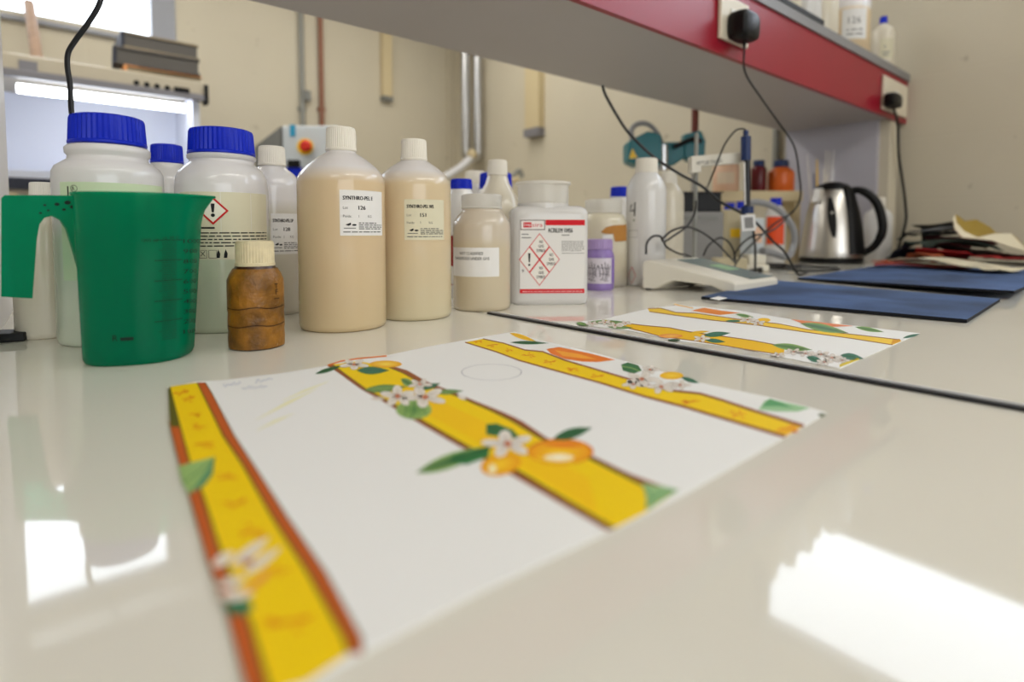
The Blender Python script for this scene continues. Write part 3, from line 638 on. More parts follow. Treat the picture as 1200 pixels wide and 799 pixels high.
for x, y, r_ in ((52, 241, 2), (66, 240, 3.2), (78, 238, 4), (84, 243, 3.5), (56, 247, 1.8), (74, 246, 2.4), (47, 250, 2)): P.ell(x, y, r_, r_*.6, dk, 1, n=9)
P.build('stain', h)
def fjug(u, v, off=0.):
    A, B = jsec(v); x = max(-.97, min(.97, u/A)); n = 2.5; y = (1-abs(x)**n)**(1/n)
    return ctr+e1*(u+.0042*v/zt)-e2*(B*y+.0004+off)+ZUP*v
def ju(px, py):
    """pixel to jug surface frame, by walking u until the point projects on px"""
    v = zf(py, tJ-.035); lo, hi = -.05, .062
    for _ in range(30):
        m_ = (lo+hi)/2; q = fjug(m_, v)-CAMP
        if CX+F*q.dot(RGT)/q.dot(CF) < px: lo = m_
        else: hi = m_
    return lo, v
P = Print(fjug); G = L(6, 30, 24)
u_a, v_a = ju(186, 281)
for i in range(50):
    y = 282+i*2.44
    x0, x1 = (190, 207) if i % 10 else (181, 214)
    if i % 5 == 0 and i % 10: x0 = 186
    a, b = ju(x0, y), ju(x1, y-.0); P.rect(a[0], a[1], b[0], a[1]+(.00032 if i % 10 else .0006), G, 1, 4)
for i, s_ in enumerate(('1000', '900', '800', '700', '600', '500', '400', '300', '200', '100')):
    a = ju(215, 283.5+i*12.6); P.text(s_, a[0], a[1]-.0016, .0034, G, w=.0075 if i else .0095)
a = ju(166, 283.5); P.text('1000 ml', a[0], a[1], .0024, G, w=.010); a = ju(191, 280); P.text('ca. 20 C', a[0], a[1], .002, G, w=.009)
a = ju(132, 399); P.text('R', a[0], a[1], .0045, G); P.words(a[0]+.005, a[0]+.018, a[1], .004, G)
P.build('scale_print', o, label='black measuring scale')

# ------------------------------------------------------------------ printed sheets
YEL = L(246, 208, 2); YE2 = L(247, 198, 6); ORB = L(196, 92, 34); OLV = L(96, 92, 24); BRN = L(150, 84, 44); GRN = L(52, 112, 66); LGR = L(150, 182, 104); TEA = L(66, 122, 110); ORF = L(232, 120, 30); LEM = L(248, 196, 30); MOT = L(226, 112, 10)
def sheet_frame(z0):
    return lambda u, v, off=0.: bp(u, v, z0+off)
ZS = .0007
def sheet(outline, label):
    o_ = thing('printed_sheet', label, 'paper', bp(*outline[0]))
    mb = MB(); mb.prism([bp(x, y, .0002) for x, y in outline], (0, 0, ZS-.0002)); mb.build('paper', 'paper_sheet', o_, 0)
    return o_
def motif(P, x, y, s, seed, ly=3):
    r = random.Random(seed)
    for i in range(4):
        a = r.uniform(0, 6.28); q = (x+s*.5*math.cos(a), y+s*.22*math.sin(a))
        P.stroke([q, (q[0]+s*.45*math.cos(a+1), q[1]+s*.16*math.sin(a+1)), (q[0]+s*.8*math.cos(a+.4), q[1]+s*.3*math.sin(a+.4))], [s*.05, s*.16, s*.03], MOT, ly)
    P.stroke([(x-s*.8, y+s*.1), (x, y), (x+s*.8, y-s*.05)], [s*.04, s*.14, s*.04], MOT, ly)
def resample(pts, n):
    d = [0]
    for a, b in zip(pts, pts[1:]): d.append(d[-1]+math.dist(a, b))
    out = []
    for i in range(n+1):
        s = d[-1]*i/n; k = max(j for j in range(len(d)) if d[j] <= s+1e-9); k = min(k, len(pts)-2); t = (s-d[k])/max(d[k+1]-d[k], 1e-9)
        out.append((pts[k][0]+(pts[k+1][0]-pts[k][0])*t, pts[k][1]+(pts[k+1][1]-pts[k][1])*t))
    return out
def band(P, A, B, col, ly, n=40, colb=None): P.strip(resample(A, n), resample(B, n), col, ly, colb)
sh1 = sheet([(285, 830), (285, 799), (265, 717), (243, 651), (210, 546), (199, 496), (197, 455), (231, 448), (262, 446), (330, 438), (383, 429), (417, 421), (453, 417), (500, 407), (550, 398), (590, 391), (603, 389),
    (625, 397), (642, 401), (690, 412), (723, 421), (760, 431), (820, 449), (896, 465), (948, 478), (968, 484), (960, 490), (942, 500), (921, 512), (800, 581), (713, 624), (560, 696), (423, 768), (348, 812)],
    'white sheet with three yellow lemon print bands, nearest the camera')
P = Print(sheet_frame(ZS), 0)
lo = [(197, 455), (198, 494), (210, 544), (222, 582), (242, 653), (267, 722), (287, 799), (290, 812)]; li = [(199, 453), (208, 488), (222, 541), (238, 582), (258, 647), (293, 731), (312, 799), (316, 812)]
ri = [(231, 448), (240, 466), (262, 511), (284, 543), (319, 605), (361, 670), (404, 747), (410, 765)]; ro = [(240.5, 448), (248, 460), (275, 511), (302, 552), (336, 605), (381, 670), (423, 747), (424, 766)]
P.poly(li+[(360, 799), (408, 766)]+ri[::-1][1:], YEL, 1)
band(P, lo[1:], li[1:], ORB, 2); band(P, ri, ro, ORB, 2)
P.poly([(197, 456), (199, 453), (208, 488), (213, 512), (203, 512), (198.5, 490)], OLV, 3); P.poly([(200, 500), (210, 500), (222, 541), (211, 544)], ORB, 4)
for row, w in ((li, (1, 1.5, 2.5, 3, 4, 5, 6, 7)), (ri, (1, 1.5, 2, 2.5, 3, 4, 5, 5)), (ro, (1, 1, 1.4, 1.6, 2, 2.5, 3, 3)), (lo[1:], (1, 1, 1.4, 1.6, 2, 2.5, 3))): P.stroke(row, list(w), OLV, 5)
for i, (x, y, s) in enumerate(((213, 460, 9), (220, 467, 9), (226, 485, 8), (235, 500, 9), (242, 519, 12), (263, 560, 13), (277, 590, 14), (296, 622, 18), (322, 668, 15), (340, 728, 26))): motif(P, x, y, s, i)
P.poly([(209, 546), (228, 541), (252, 535), (249, 556), (240, 568), (222, 579), (214, 566)], L(150, 184, 110), 6); P.poly([(252, 535), (249, 556), (240, 568), (222, 579), (236, 560)], L(92, 146, 104), 7); P.stroke([(214, 566), (232, 553), (252, 536)], 1, GRN, 8)
for a, b, w in (((248, 664), (276, 646), 13), ((270, 664), (317, 628), 13), ((284, 674), (331, 640), 11), ((250, 686), (290, 678), 12), ((256, 700), (299, 695), 13)): P.leaf(a, b, w, L(238, 232, 220), L(226, 214, 198), 8, vein=L(206, 190, 168))
P.ell(291, 658, 7, 4, L(190, 130, 110), 10); P.ell(258, 680, 6, 4, L(176, 120, 96), 10); P.poly([(283, 694), (318, 664), (312, 678), (296, 690)], L(238, 150, 80), 9); P.poly([(262, 707), (294, 703), (296, 714), (278, 721), (266, 717)], L(40, 118, 84), 8)
# band 2
lo = [(383, 428), (397, 437), (423, 456), (445, 468), (465, 480), (490, 495), (540, 524), (604, 559), (712, 622)]; li = [(390, 427), (402, 436), (428, 455), (450, 467), (470, 478), (498, 494), (547, 522), (611, 554), (720, 619)]
ri = [(452, 429), (472, 437), (490, 447), (512, 456), (535, 464), (573, 480), (598, 492), (633, 513), (689, 536), (757, 570)]; ro = [(460, 429), (478, 434), (500, 447), (521, 455), (550, 467), (590, 483), (610, 492), (641, 513), (699, 536), (736, 554), (778, 570)]
P.poly(li+[(755, 601), (790, 578)]+ri[::-1]+[(420, 423)], YEL, 1); P.poly([(470, 450), (560, 490), (690, 560), (700, 600), (600, 540), (500, 485)], YE2, 1.5)
band(P, lo, li, BRN, 2); band(P, ri, ro, BRN, 2); P.stroke(li, [.6, .6, .8, 1, 1, 1.2, 1.5, 2, 2.5], OLV, 3); P.stroke(ri, [.6, .6, .8, 1, 1, 1.2, 1.5, 2, 2.5, 3], OLV, 3)
P.stroke([(384, 428), (400, 423), (420, 420), (453, 417)], 1.6, ORF, 3)
P.ell(452, 426.5, 19, 4.2, L(240, 170, 20), 4, L(255, 224, 90)); P.leaf((369, 438), (402, 428), 5, GRN, L(30, 80, 50), 4); P.leaf((418, 434), (456, 434), 9, GRN, TEA, 5); P.flower((415, 427), 17, .34, rot=.3)
P.leaf((426, 457), (476, 453), 9, GRN, LGR, 4); P.leaf((470, 444), (486, 453), 9, LGR, GRN, 4); P.leaf((494, 456), (516, 449), 6, GRN, TEA, 4); P.leaf((508, 460), (543, 458), 6, GRN, LGR, 4)
P.ell(485, 480, 21, 11, LGR, 4, L(90, 140, 70)); P.stroke([(485, 470), (486, 482), (480, 491)], 1.2, GRN, 5); P.stroke([(476, 476), (474, 488)], .8, GRN, 5); P.stroke([(496, 476), (499, 486)], .8, GRN, 5)
P.flower((492, 450), 14, .4, rot=.2); P.flower((466, 464), 20, .6, rot=.9); P.flower((498, 465), 26, .45, rot=.5); P.leaf((434, 467), (452, 467), 4, WHITE, L(220, 200, 180), 5); P.leaf((536, 463), (547, 468), 5, WHITE, WHITE, 5)
P.poly([(570, 497), (582, 496), (600, 503), (611, 514), (590, 512), (570, 509)], GRN, 4); P.stroke([(571, 500), (590, 505), (610, 513)], 1, L(26, 74, 44), 5)
P.leaf((488, 554), (575, 523), 17, LGR, GRN, 4); P.poly([(530, 533), (575, 522), (572, 535), (548, 544), (524, 543)], L(52, 120, 66), 5); P.stroke([(500, 549), (574, 526)], 1.2, L(28, 78, 44), 8)
P.ell(657, 529, 39, 15.5, L(214, 120, 30), 4); P.ell(656, 530, 37, 14, L(240, 156, 16), 5, L(252, 206, 24)); P.ell(662, 521, 25, 4.5, L(240, 150, 20), 5.5, L(232, 126, 30)); P.stroke([(628, 536), (645, 541), (672, 541)], 2.5, L(250, 206, 40), 5.6); P.ell(655, 536, 18, 4.5, L(250, 226, 170), 6, L(255, 246, 224))
P.ell(587, 544, 24, 13, L(238, 160, 12), 5, L(252, 206, 40), ang=-.2); P.ell(577, 549.5, 5, 6, L(253, 232, 150), 6, L(255, 250, 225))
P.leaf((648, 514), (694, 501), 12, GRN, L(36, 92, 54), 5); P.flower((595, 520), 30, .5, rot=.75, ly=6)
P.poly([(752, 566), (778, 570), (796, 574), (776, 586), (758, 598), (757, 580)], L(150, 190, 130), 4); P.stroke([(757, 594), (770, 580), (790, 574)], 2, L(84, 148, 96), 5); P.stroke([(755, 570), (765, 584)], 1.5, L(84, 148, 96), 5)
P.ring(576, 436, 35.5, 9.5, .8, L(150, 152, 164), 2)
# band 3
lo = [(545, 401), (581, 412), (608, 422), (645, 432.5), (702, 448), (756, 464.6), (800, 476), (920, 511.5)]; ri = [(566, 397), (590, 402), (615, 410), (636, 412), (662, 422), (696, 432), (723, 440), (782, 457), (820, 461), (844, 468), (880, 480), (942, 499)]
P.poly(lo+[(932, 505)]+ri[::-1], YEL, 1); P.stroke(lo, [1.2, 1.4, 1.6, 1.8, 2.2, 2.6, 3, 4], BRN, 2); P.stroke(ri, [1.2, 1.3, 1.5, 1.6, 1.8, 2, 2.2, 2.5, 2.8, 3, 3.3, 4], BRN, 2); P.poly([(905, 506), (921, 511), (942, 499), (930, 496)], L(242, 186, 12), 1.5)
for i, (x, y, s) in enumerate(((560, 400, 5), (577, 404, 6), (596, 410, 5), (620, 416, 7), (645, 424, 7), (672, 432, 7), (700, 441, 7), (812, 470, 11), (866, 485, 11), (925, 502, 12))): motif(P, x, y, s, i+40)
P.leaf((597, 390), (628, 400), 5, L(244, 190, 20), LEM, 3); P.leaf((598, 401), (643, 402), 4, GRN, L(36, 84, 50), 3)
P.poly([(640, 409), (655, 406.5), (689, 413.5), (721, 421.5), (700, 424), (682, 423.5), (662, 420.5), (646, 414.5)], L(236, 124, 34), 3); P.poly([(650, 410), (680, 415), (700, 421), (682, 420), (660, 417)], L(246, 166, 50), 4)
P.poly([(728, 427), (736, 424.5), (748, 428), (752, 434), (742, 438), (730, 434)], GRN, 3); P.stroke([(729, 429), (740, 431), (750, 435)], .8, LGR, 4)
P.ell(787, 440, 14, 4.5, L(240, 180, 10), 3, L(252, 214, 60)); P.leaf((798, 442), (820, 449), 5, GRN, TEA, 3); P.flower((752, 444), 20, .42, rot=.1); P.flower((775, 453), 17, .42, rot=.7); P.flower((742, 450), 13, .4, rot=.4); P.flower((762, 433), 11, .4, rot=0); P.flower((797, 451), 12, .4)
P.poly([(889, 480), (896, 470), (902, 467), (914, 470), (932, 474), (949, 478), (935, 482), (910, 482)], L(156, 200, 150), 3); P.poly([(893, 476), (902, 467), (914, 471), (930, 478), (912, 476)], L(92, 160, 104), 4); P.ell(963, 486, 4.5, 2, L(124, 130, 104), 3)
# pencil writing and highlighter traces
BL = L(120, 134, 176)
for base, n, seed in (((262, 452), 5, 1), ((299, 447), 5, 2), ((284, 456), 7, 3)):
    r = random.Random(seed); x, y = base; pts = []
    for i in range(n*3): pts.append((x+i*1.45, y-i*.2+r.uniform(-2.6, 2.0)))
    P.stroke(pts, .55, BL, 2)
YH = L(238, 234, 180)
for a, b, w in (((300, 492), (372, 455), 3), ((300, 505), (345, 484), 2.5), ((330, 470), (385, 447), 2)): P.stroke([a, ((a[0]+b[0])/2, (a[1]+b[1])/2-1), b], [.3, w, .3], YH, 1)
P.build('lemon_print', sh1, label='yellow lemon and blossom print')
# second sheet
sh2 = sheet([(675, 378), (708, 374), (759, 362), (796, 357.5), (865, 364), (931, 375), (1001, 382), (1078, 391), (1056, 400.5), (1009, 421), (984, 432), (916, 419), (880, 411), (843, 405.5), (796, 400), (739, 388), (690, 382)],
    'smaller lemon print sheet lying beyond the dark seam')
P = Print(sheet_frame(ZS), 0)
lo = [(730, 383), (752, 388), (774, 394), (816, 399.5), (880, 410), (918, 416)]; hi = [(733, 378.5), (752, 381), (785, 384), (807, 388.5), (880, 398.5), (920, 406)]
P.poly(lo+hi[::-1], L(242, 192, 24), 1); P.stroke(hi, 1, BRN, 2); P.stroke(lo, .9, BRN, 2)
P.leaf((675, 378), (690, 381), 4, GRN, LGR, 3); P.leaf((690, 377), (738, 378), 5, GRN, LGR, 3); P.leaf((712, 383), (742, 384), 4, GRN, LGR, 3); P.leaf((704, 375), (722, 378), 3, LGR, LEM, 3)
for x, y, r in ((694, 379, 7), (709, 377.5, 8), (721, 381, 9), (733, 378.5, 7)): P.flower((x, y), r, .34, rot=x*.1)
P.ell(786, 393.5, 14, 2.6, L(232, 140, 60), 3, L(250, 196, 90)); P.ell(790, 398.3, 7, 1.3, L(60, 90, 60), 4); P.leaf((824, 393), (856, 390), 6, GRN, TEA, 3); P.leaf((826, 398), (850, 400.5), 5, GRN, TEA, 3); P.flower((822, 396.5), 10, .34); P.leaf((808, 390), (832, 388), 3, L(236, 190, 40), LEM, 3)
P.leaf((905, 404), (952, 410), 8, LGR, GRN, 3); P.leaf((945, 418), (965, 424), 7, TEA, GRN, 3); P.leaf((985, 416), (1012, 420), 8, TEA, GRN, 3); P.poly([(984, 430), (1008, 421), (1004, 419), (984, 427)], L(226, 200, 40), 3)
for x, y, r in ((930, 412, 11), (944, 414, 10), (962, 415, 11), (975, 419, 12), (966, 424, 10), (987, 422, 9), (912, 415.5, 8)): P.flower((x, y), r, .32, rot=x*.13)
lo = [(761, 365), (796, 370), (834, 375), (862, 378), (888, 381), (947, 389.5), (998, 396.5), (1046, 404)]; hi = [(759, 361.5), (774, 361), (792, 366), (816, 367), (862, 373.5), (914, 379.5), (947, 386), (993, 391), (1055, 398)]
P.poly(lo+[(1056, 400)]+hi[::-1], L(244, 204, 60), 1); P.stroke(lo, .9, BRN, 2); P.stroke(hi, .9, BRN, 2); P.poly([(1044, 403.5), (1056, 400), (1054, 397), (1046, 398)], L(226, 160, 20), 2)
P.poly([(810, 364), (825, 360.5), (846, 364), (867, 366.5), (843, 369)], L(236, 140, 60), 3); P.poly([(927, 374), (947, 376), (975, 379), (1001, 382), (973, 383), (940, 379)], L(232, 140, 96), 3); P.stroke([(790, 356.5), (812, 361)], 1.2, L(246, 190, 90), 3)
P.leaf((862, 368), (884, 372), 4, LGR, GRN, 3); P.leaf((938, 379), (994, 390), 9, LGR, TEA, 4); P.leaf((1002, 383), (1036, 389), 5, LGR, GRN, 3); P.leaf((1058, 396), (1078, 391), 3, TEA, GRN, 3); P.ell(895, 375, 8, 2.5, LEM, 3); P.leaf((850, 376), (872, 376), 3, TEA, GRN, 4)
for x, y, r in ((876, 374.5, 10), (888, 378, 9)): P.flower((x, y), r, .32, rot=x)
P.build('lemon_print', sh2, label='yellow lemon and blossom print')

# ------------------------------------------------------------------ navy cloths
def cloth(outline, label, z0, th=.004, wave=.003, seed=1, lift=None):
    """quad given by four pixel corners (A-B far, D-C near) as a thick gently waved sheet"""
    A, B, C, D = [bp(*p) for p in outline]; nx, ny = 28, 14; r = random.Random(seed); ph = [r.uniform(0, 6) for _ in range(6)]
    top = []; 
    for j in range(ny+1):
        for i in range(nx+1):
            u, v = i/nx, j/ny; p = (A*(1-u)+B*u)*(1-v)+(D*(1-u)+C*u)*v
            z = z0+th+wave*(.5+.5*math.sin(u*7+ph[0])*math.sin(v*4+ph[1]))*min(1, 6*min(u, 1-u, v, 1-v)+.15)
            if lift: z += lift(u, v)
            top.append(Vector((p.x, p.y, z)))
    n = len(top); bot = [Vector((p.x, p.y, max(z0+.0002, p.z-th))) for p in top]
    fs = []; W_ = nx+1; mi = []
    for j in range(ny):
        for i in range(nx):
            a = j*W_+i; fs.append((a, a+W_, a+W_+1, a+1)); fs.append((a+n, a+1+n, a+W_+1+n, a+W_+n))
    rim = [i for i in range(W_)]+[j*W_+nx for j in range(1, ny+1)]+[ny*W_+i for i in range(nx-1, -1, -1)]+[j*W_ for j in range(ny-1, 0, -1)]
    mb = MB(); mb.add(top+bot, fs); k = len(rim)
    mb.v += []; o_ = len(mb.f)
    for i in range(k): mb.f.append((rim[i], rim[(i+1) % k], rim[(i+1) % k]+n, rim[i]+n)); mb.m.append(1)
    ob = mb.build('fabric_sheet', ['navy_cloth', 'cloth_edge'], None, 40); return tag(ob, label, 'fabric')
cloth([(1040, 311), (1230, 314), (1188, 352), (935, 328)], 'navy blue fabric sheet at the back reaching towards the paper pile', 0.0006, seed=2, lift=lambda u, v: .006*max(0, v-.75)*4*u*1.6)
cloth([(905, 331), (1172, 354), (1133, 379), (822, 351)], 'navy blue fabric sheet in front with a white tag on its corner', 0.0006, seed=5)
mb = MB(); mb.prism([bp(832, 350, .0085), bp(842, 347.5, .0085), (bp(852, 349.5, .0085)), bp(842, 352, .0085)], (0, 0, .0006)); tag(mb.build('paper_tag', 'paper_sheet', None, 0), 'small white paper tag on the left corner of navy fabric', 'tag')

# ------------------------------------------------------------------ pH meter
A_, B_ = tl(.968, .228), tl(.905, .368); dv = FWD*.10+RGT*.118
o = thing('bench_meter', 'white sloping bench meter with grey display panel', 'meter', A_)
def mp(u, v, z):                                    # u along the front edge, v backwards
    return A_*(1-u)+B_*u+dv*v+ZUP*z
hA, hB = .054, .019
ztop = lambda u, v: (hA+(hB-hA)*u)-.004*v
mb = MB(); prof = [(0, .003), (0, .042), (.02, .051), (.08, .0525), (.5, .038), (.97, .0195), (1, .016), (1, .002), (.86, .003), (.74, .012), (.36, .018), (.26, .012), (.16, .002)]
mb.prism([mp(u, 0, z) for u, z in prof], dv); bevel(mb.build('housing', 'meter_shell', o, 35), .003, 3)
def panel(name, u0, u1, v0, v1, m, th=.0012, lift=.0006):
    q = []
    for u, v in ((u0, v0), (u1, v0), (u1, v1), (u0, v1)):
        z = .0525+(.0195-.0525)*max(0, (u-.08))/.89; q.append(mp(u, v, z+lift))
    mb = MB(); mb.prism(q, (0, 0, th)); return mb.build(name, m, o, 0)
panel('display_panel', .16, .97, .42, .93, 'meter_screen', lift=.001); panel('lcd', .45, .66, .56, .8, 'lcd_green', .0008, .0024)
for u, v in ((.05, .05), (.94, .05), (.05, .92), (.94, .92)):
    mb = MB(); mb.lathe(mp(u, v, 0), [(.005, 0), (.005, .004)], 12); mb.build('rubber_foot', 'black_rubber', o)
# electrode stand
tS = 1.13; o = thing('electrode_stand', 'grey rod stand with white lettered arm behind the meter', 'stand', W(814, 327, tS)*1.0)
pS = tl(tS, (814-CX)/F*tS); o.location = (pS.x, pS.y, 0)
mb = MB(); mb.lathe(pS, [(.03, 0), (.03, .006), (.02, .009)], 30); mb.build('base_plate', 'meter_shell', o)
mb = MB(); mb.lathe(pS, [(.0042, .008), (.0042, zf(157, tS)), (.003, zf(156, tS))], 16); mb.build('rod', 'conduit_grey', o)
mb = MB(); mb.prism([W(810, 183, tS-.012), W(868, 178, tS-.012), W(872, 180, tS-.012), W(872, 190, tS-.012), (W(822, 195, tS-.012)), (W(822, 202, tS-.012)), W(810, 203, tS-.012)], FWD*.024)
arm = bevel(mb.build('arm', 'meter_shell', o, 30), .002)
P = Print(lambda u, v, off=0.: W(u, v, tS-.0126-off), 0); vs, fs, ar = text_mesh('METTLER TOLEDO')
P.put([(816.5+x*30, 193.5-x*3.0-y*4.2) for x, y in vs], fs, [GREYINK]*len(vs), 1); P.build('print', arm)
# electrode
tE = tS-.03; o = thing('electrode', 'slim dark electrode with blue head hanging beside the white arm', 'electrode', W(875, 250, tE))
def vcyl(px, y0, y1, hw, m, name, parent, t_, hw1=None, px1=None):
    mb = MB(); a, b = W(px, y0, t_), W(px1 or px, y1, t_); mb.tube([a, b], hw*t_/F, 16, smooth=0); return mb.build(name, m, parent)
vcyl(874, 188, 160, 5.6, 'navy_plastic', 'head', o, tE); vcyl(874, 159, 153, 3, 'navy_plastic', 'strain_relief', o, tE)
vcyl(875.5, 243, 188, 3.6, 'navy_dark', 'shaft', o, tE); vcyl(876, 250, 242, 7, 'navy_plastic', 'collar', o, tE)
mb = MB(); mb.prism([W(873-1.5, 190, tE-.009), W(873, 190, tE-.009), W(874, 240, tE-.009), W(872.5, 240, tE-.009)], FWD*-.0006); mb.build('print', 'label_paper', o, 0)
mb = MB(); mb.prism([W(868, 252, tE-.012), W(885, 251, tE-.012), W(886, 270, tE-.012), W(870, 271, tE-.012)], FWD*.003); tg = mb.build('tag', 'label_paper', o, 0, label='white tag')
mb = MB(); mb.prism([W(872, 255, tE-.0121), W(882, 254, tE-.0121), W(883, 267, tE-.0121), W(873, 267.5, tE-.0121)], FWD*-.0006); mb.build('print', 'grey_box', tg, 0)

# ------------------------------------------------------------------ overhead stirrer on its rod
tT = 1.86; o = thing('overhead_stirrer', 'teal stirrer motor clamped to a tall rod behind the bottles', 'stirrer', tl(tT, (812-CX)/F*tT))
mb = MB(); c0 = tl(tT, (812-CX)/F*tT); mb.lathe(c0, [(.09, 0), (.09, .012), (.03, .018)], 30); mb.build('base', 'machine_dark', o)
mb = MB(); mb.lathe(c0, [(.009, .015), (.009, .95)], 16); mb.build('rod', 'steel', o); mb = MB(); mb.lathe(c0, [(.0115, .33), (.0115, .56)], 16); mb.build('sleeve', 'lid_brown', o)
def slab(pts, t_, th): 
    mb = MB(); mb.prism([W(x, y, t_)+FWD*th/2 for x, y in pts], FWD*-th); return mb
bevel(slab([(733, 168), (742, 163), (756, 156), (771, 160), (775, 196), (757, 192), (745, 196), (733, 190)], tT, .09).build('motor', 'teal_paint', o, 30), .006)
bevel(slab([(772, 168), (800, 167), (800, 186), (788, 194), (772, 196)], tT, .05).build('clamp_arm', 'teal_paint', o, 30), .005)
bevel(slab([(800, 158), (820, 154), (825, 166), (824, 184), (806, 190), (799, 184)], tT, .04).build('clamp_head', 'teal_paint', o, 30), .005)
mb = MB(); mb.tube([W(790, 172, tT-.04), W(812, 163, tT-.04), W(822, 166, tT-.04)], .008); mb.build('clamp_screw', 'black_plastic', o)
slab([(737, 186), (741, 174), (747, 185)], tT-.046, .002).build('warning_sign', 'yellow_plastic', o, 0, label='yellow warning triangle')
vcyl(777, 200, 170, 6, 'steel', 'chuck', o, tT-.03)
mb = MB(); mb.tube([W(741, 165, tT-.03), W(740, 152, tT-.03), W(748, 145, tT-.03), W(760, 146, tT-.03), W(770, 156, tT-.03), W(776, 172, tT-.03), W(774, 184, tT-.03), W(771, 195, tT-.03)], .0085); mb.build('hose', 'cable_grey', o)

# ------------------------------------------------------------------ boxes and rack behind the meter
def tbox(name, label, cat, pl, pr, y0, y1, t0, t1, m, group=None, zb=None):
    z0 = 0. if zb is None else zb; z1 = zf(y0, t0); l0, l1 = (pl-CX)/F*t0, (pr-CX)/F*t0
    mb = MB(); mb.prism([tl(t0, l0, z0), tl(t0, l1, z0), tl(t1, l1, z0), tl(t1, l0, z0)], (0, 0, z1-z0)); return mb, z1, thing(name, label, cat, tl((t0+t1)/2, (l0+l1)/2, z0), group)
mb, zg, o = tbox('grey_case', 'plain grey instrument case under the black tray', 'case', 798, 848, 248, 305, 1.43, 1.56, 'grey_box'); bevel(mb.build('case', 'grey_box', o, 0), .004)
mb = MB(); mb.prism([tl(1.429, (802-CX)/F*1.43, zg-.02), tl(1.429, (840-CX)/F*1.43, zg-.02), tl(1.429, (840-CX)/F*1.43, zg-.012), tl(1.429, (802-CX)/F*1.43, zg-.012)], FWD*-.002); mb.build('lid_seam', 'machine_dark', o, 0)
o = thing('plastic_tray', 'black plastic tray standing on the grey case', 'tray', tl(1.5, .5, zg))
l0, l1 = (799-CX)/F*1.44, (846-CX)/F*1.44; z1 = zf(226, 1.44)
mb = MB(); base = [tl(1.44, l0+.004, zg), tl(1.44, l1-.004, zg), tl(1.55, l1-.004, zg), tl(1.55, l0+.004, zg)]
mb.prism(base, (0, 0, .004))
for a, b in ((0, 1), (1, 2), (2, 3), (3, 0)):
    pa, pb = base[a], base[b]; cen = sum(base, Vector())/4; ia, ib = pa+(cen-pa)*.06, pb+(cen-pb)*.06
    mb.prism([pa, pb, ib, ia], (0, 0, z1-zg))
mb.build('tray', 'black_plastic', o, 0)
mb = MB(); mb.prism([tl(1.435, l0, z1), tl(1.435, l1, z1), tl(1.435, l1, z1+.003), tl(1.435, l0, z1+.003)], FWD*.012); mb.build('rim', 'black_plastic', o, 0)
# beige reagent kits
def kit(px, y0, hw, t_, label, lab_m, ly0, ly1, m='beige_box'):
    k_ = t_/F; o_ = thing('reagent_box', label, 'box', tl(t_, (px-CX)*k_))
    mb = MB(); z1_ = zf(y0, t_); w_ = hw*k_; cc_ = tl(t_, (px-CX)*k_)
    mb.obox(cc_+ZUP*z1_/2, RGT*w_, FWD*.04, ZUP*z1_/2); bevel(mb.build('carton', m, o_, 0), .003)
    mb = MB(); mb.obox(cc_-FWD*.0405+ZUP*(zf(ly0, t_)+zf(ly1, t_))/2, RGT*w_*.6, FWD*.0007, ZUP*(zf(ly0, t_)-zf(ly1, t_))/2); mb.build('label', lab_m, o_, 0)
kit(856, 246, 11, 1.66, 'tall beige box with yellow label behind the grey case', 'yellow_plastic', 268, 278)
kit(881, 256, 7, 1.55, 'beige box with pinkish label right behind the electrode', 'pink_powder', 266, 284, 'machine_grey')
# rack
tR = 1.98; lr0, lr1 = (836-CX)/F*tR, (929-CX)/F*tR; zr = zf(225, tR)
o = thing('bottle_rack', 'small wooden rack carrying orange and red bottles', 'rack', tl(tR, (lr0+lr1)/2))
mb = MB(); mb.prism([tl(tR-.06, lr0, zr-.035), tl(tR-.06, lr1, zr-.035), tl(tR+.06, lr1, zr-.035), tl(tR+.06, lr0, zr-.035)], (0, 0, .035)); mb.build('rack_board', 'trunk_cream', o, 0)
for l_ in (lr0+.012, lr1-.012):
    mb = MB(); mb.prism([tl(tR-.05, l_-.01), tl(tR-.05, l_+.01), tl(tR+.05, l_+.01), tl(tR+.05, l_-.01)], (0, 0, zr-.036)); mb.build('rack_leg', 'trunk_cream', o, 0)
def colour_bottle(px, hw, y0, ys, yn, zb, t_, body, capm, caphw, capy, label, lab=None, name='dye_bottle'):
    k_ = t_/F*math.cos(math.atan((px-CX)/F)); c_ = tl(t_, (px-CX)/F*t_, 0); o_ = thing(name, label, 'bottle', c_+ZUP*zb)
    mb = MB(); mb.lathe(c_, [(hw*k_*.93, zb), (hw*k_, zb+.004), (hw*k_, zf(ys, t_)), (hw*k_*.9, zf(ys, t_)+.008), (caphw*k_*.92, zf(yn, t_)), (caphw*k_*.92, zf(yn, t_)+.004)], 32); mb.build('body', body, o_, 45)
    mb = MB(); z0_, z1_ = zf(yn, t_), zf(capy, t_); r_ = caphw*k_; mb.lathe(c_, [(r_, z0_), (r_, z1_-.003), (r_*.92, z1_)], 40, (0, r_*.04, 0, 1)); mb.build('cap', capm, o_, 25)
    if lab:
        fr = on_round(c_, hw*k_); patch('label', fr, -hw*k_*lab[3], hw*k_*lab[3], zf(lab[1], t_), zf(lab[0], t_), lab[2], o_)
    return o_
colour_bottle(849, 15.5, 0, 196, 190, zr, tR, 'pink_powder', 'lid_brown', 12, 184, 'pale pink jar with brown lid on the wooden rack', (203, 216, 'pink_label', .7))
colour_bottle(887, 9.5, 0, 199, 195, zr, tR, 'maroon_liquid', 'navy_plastic', 7, 188, 'dark red bottle between pink jar and orange bottle')
colour_bottle(913, 16, 0, 203, 196, zr, tR, 'orange_liquid', 'navy_plastic', 9, 188, 'orange bottle with dark cap on the wooden rack')
tq = 1.83
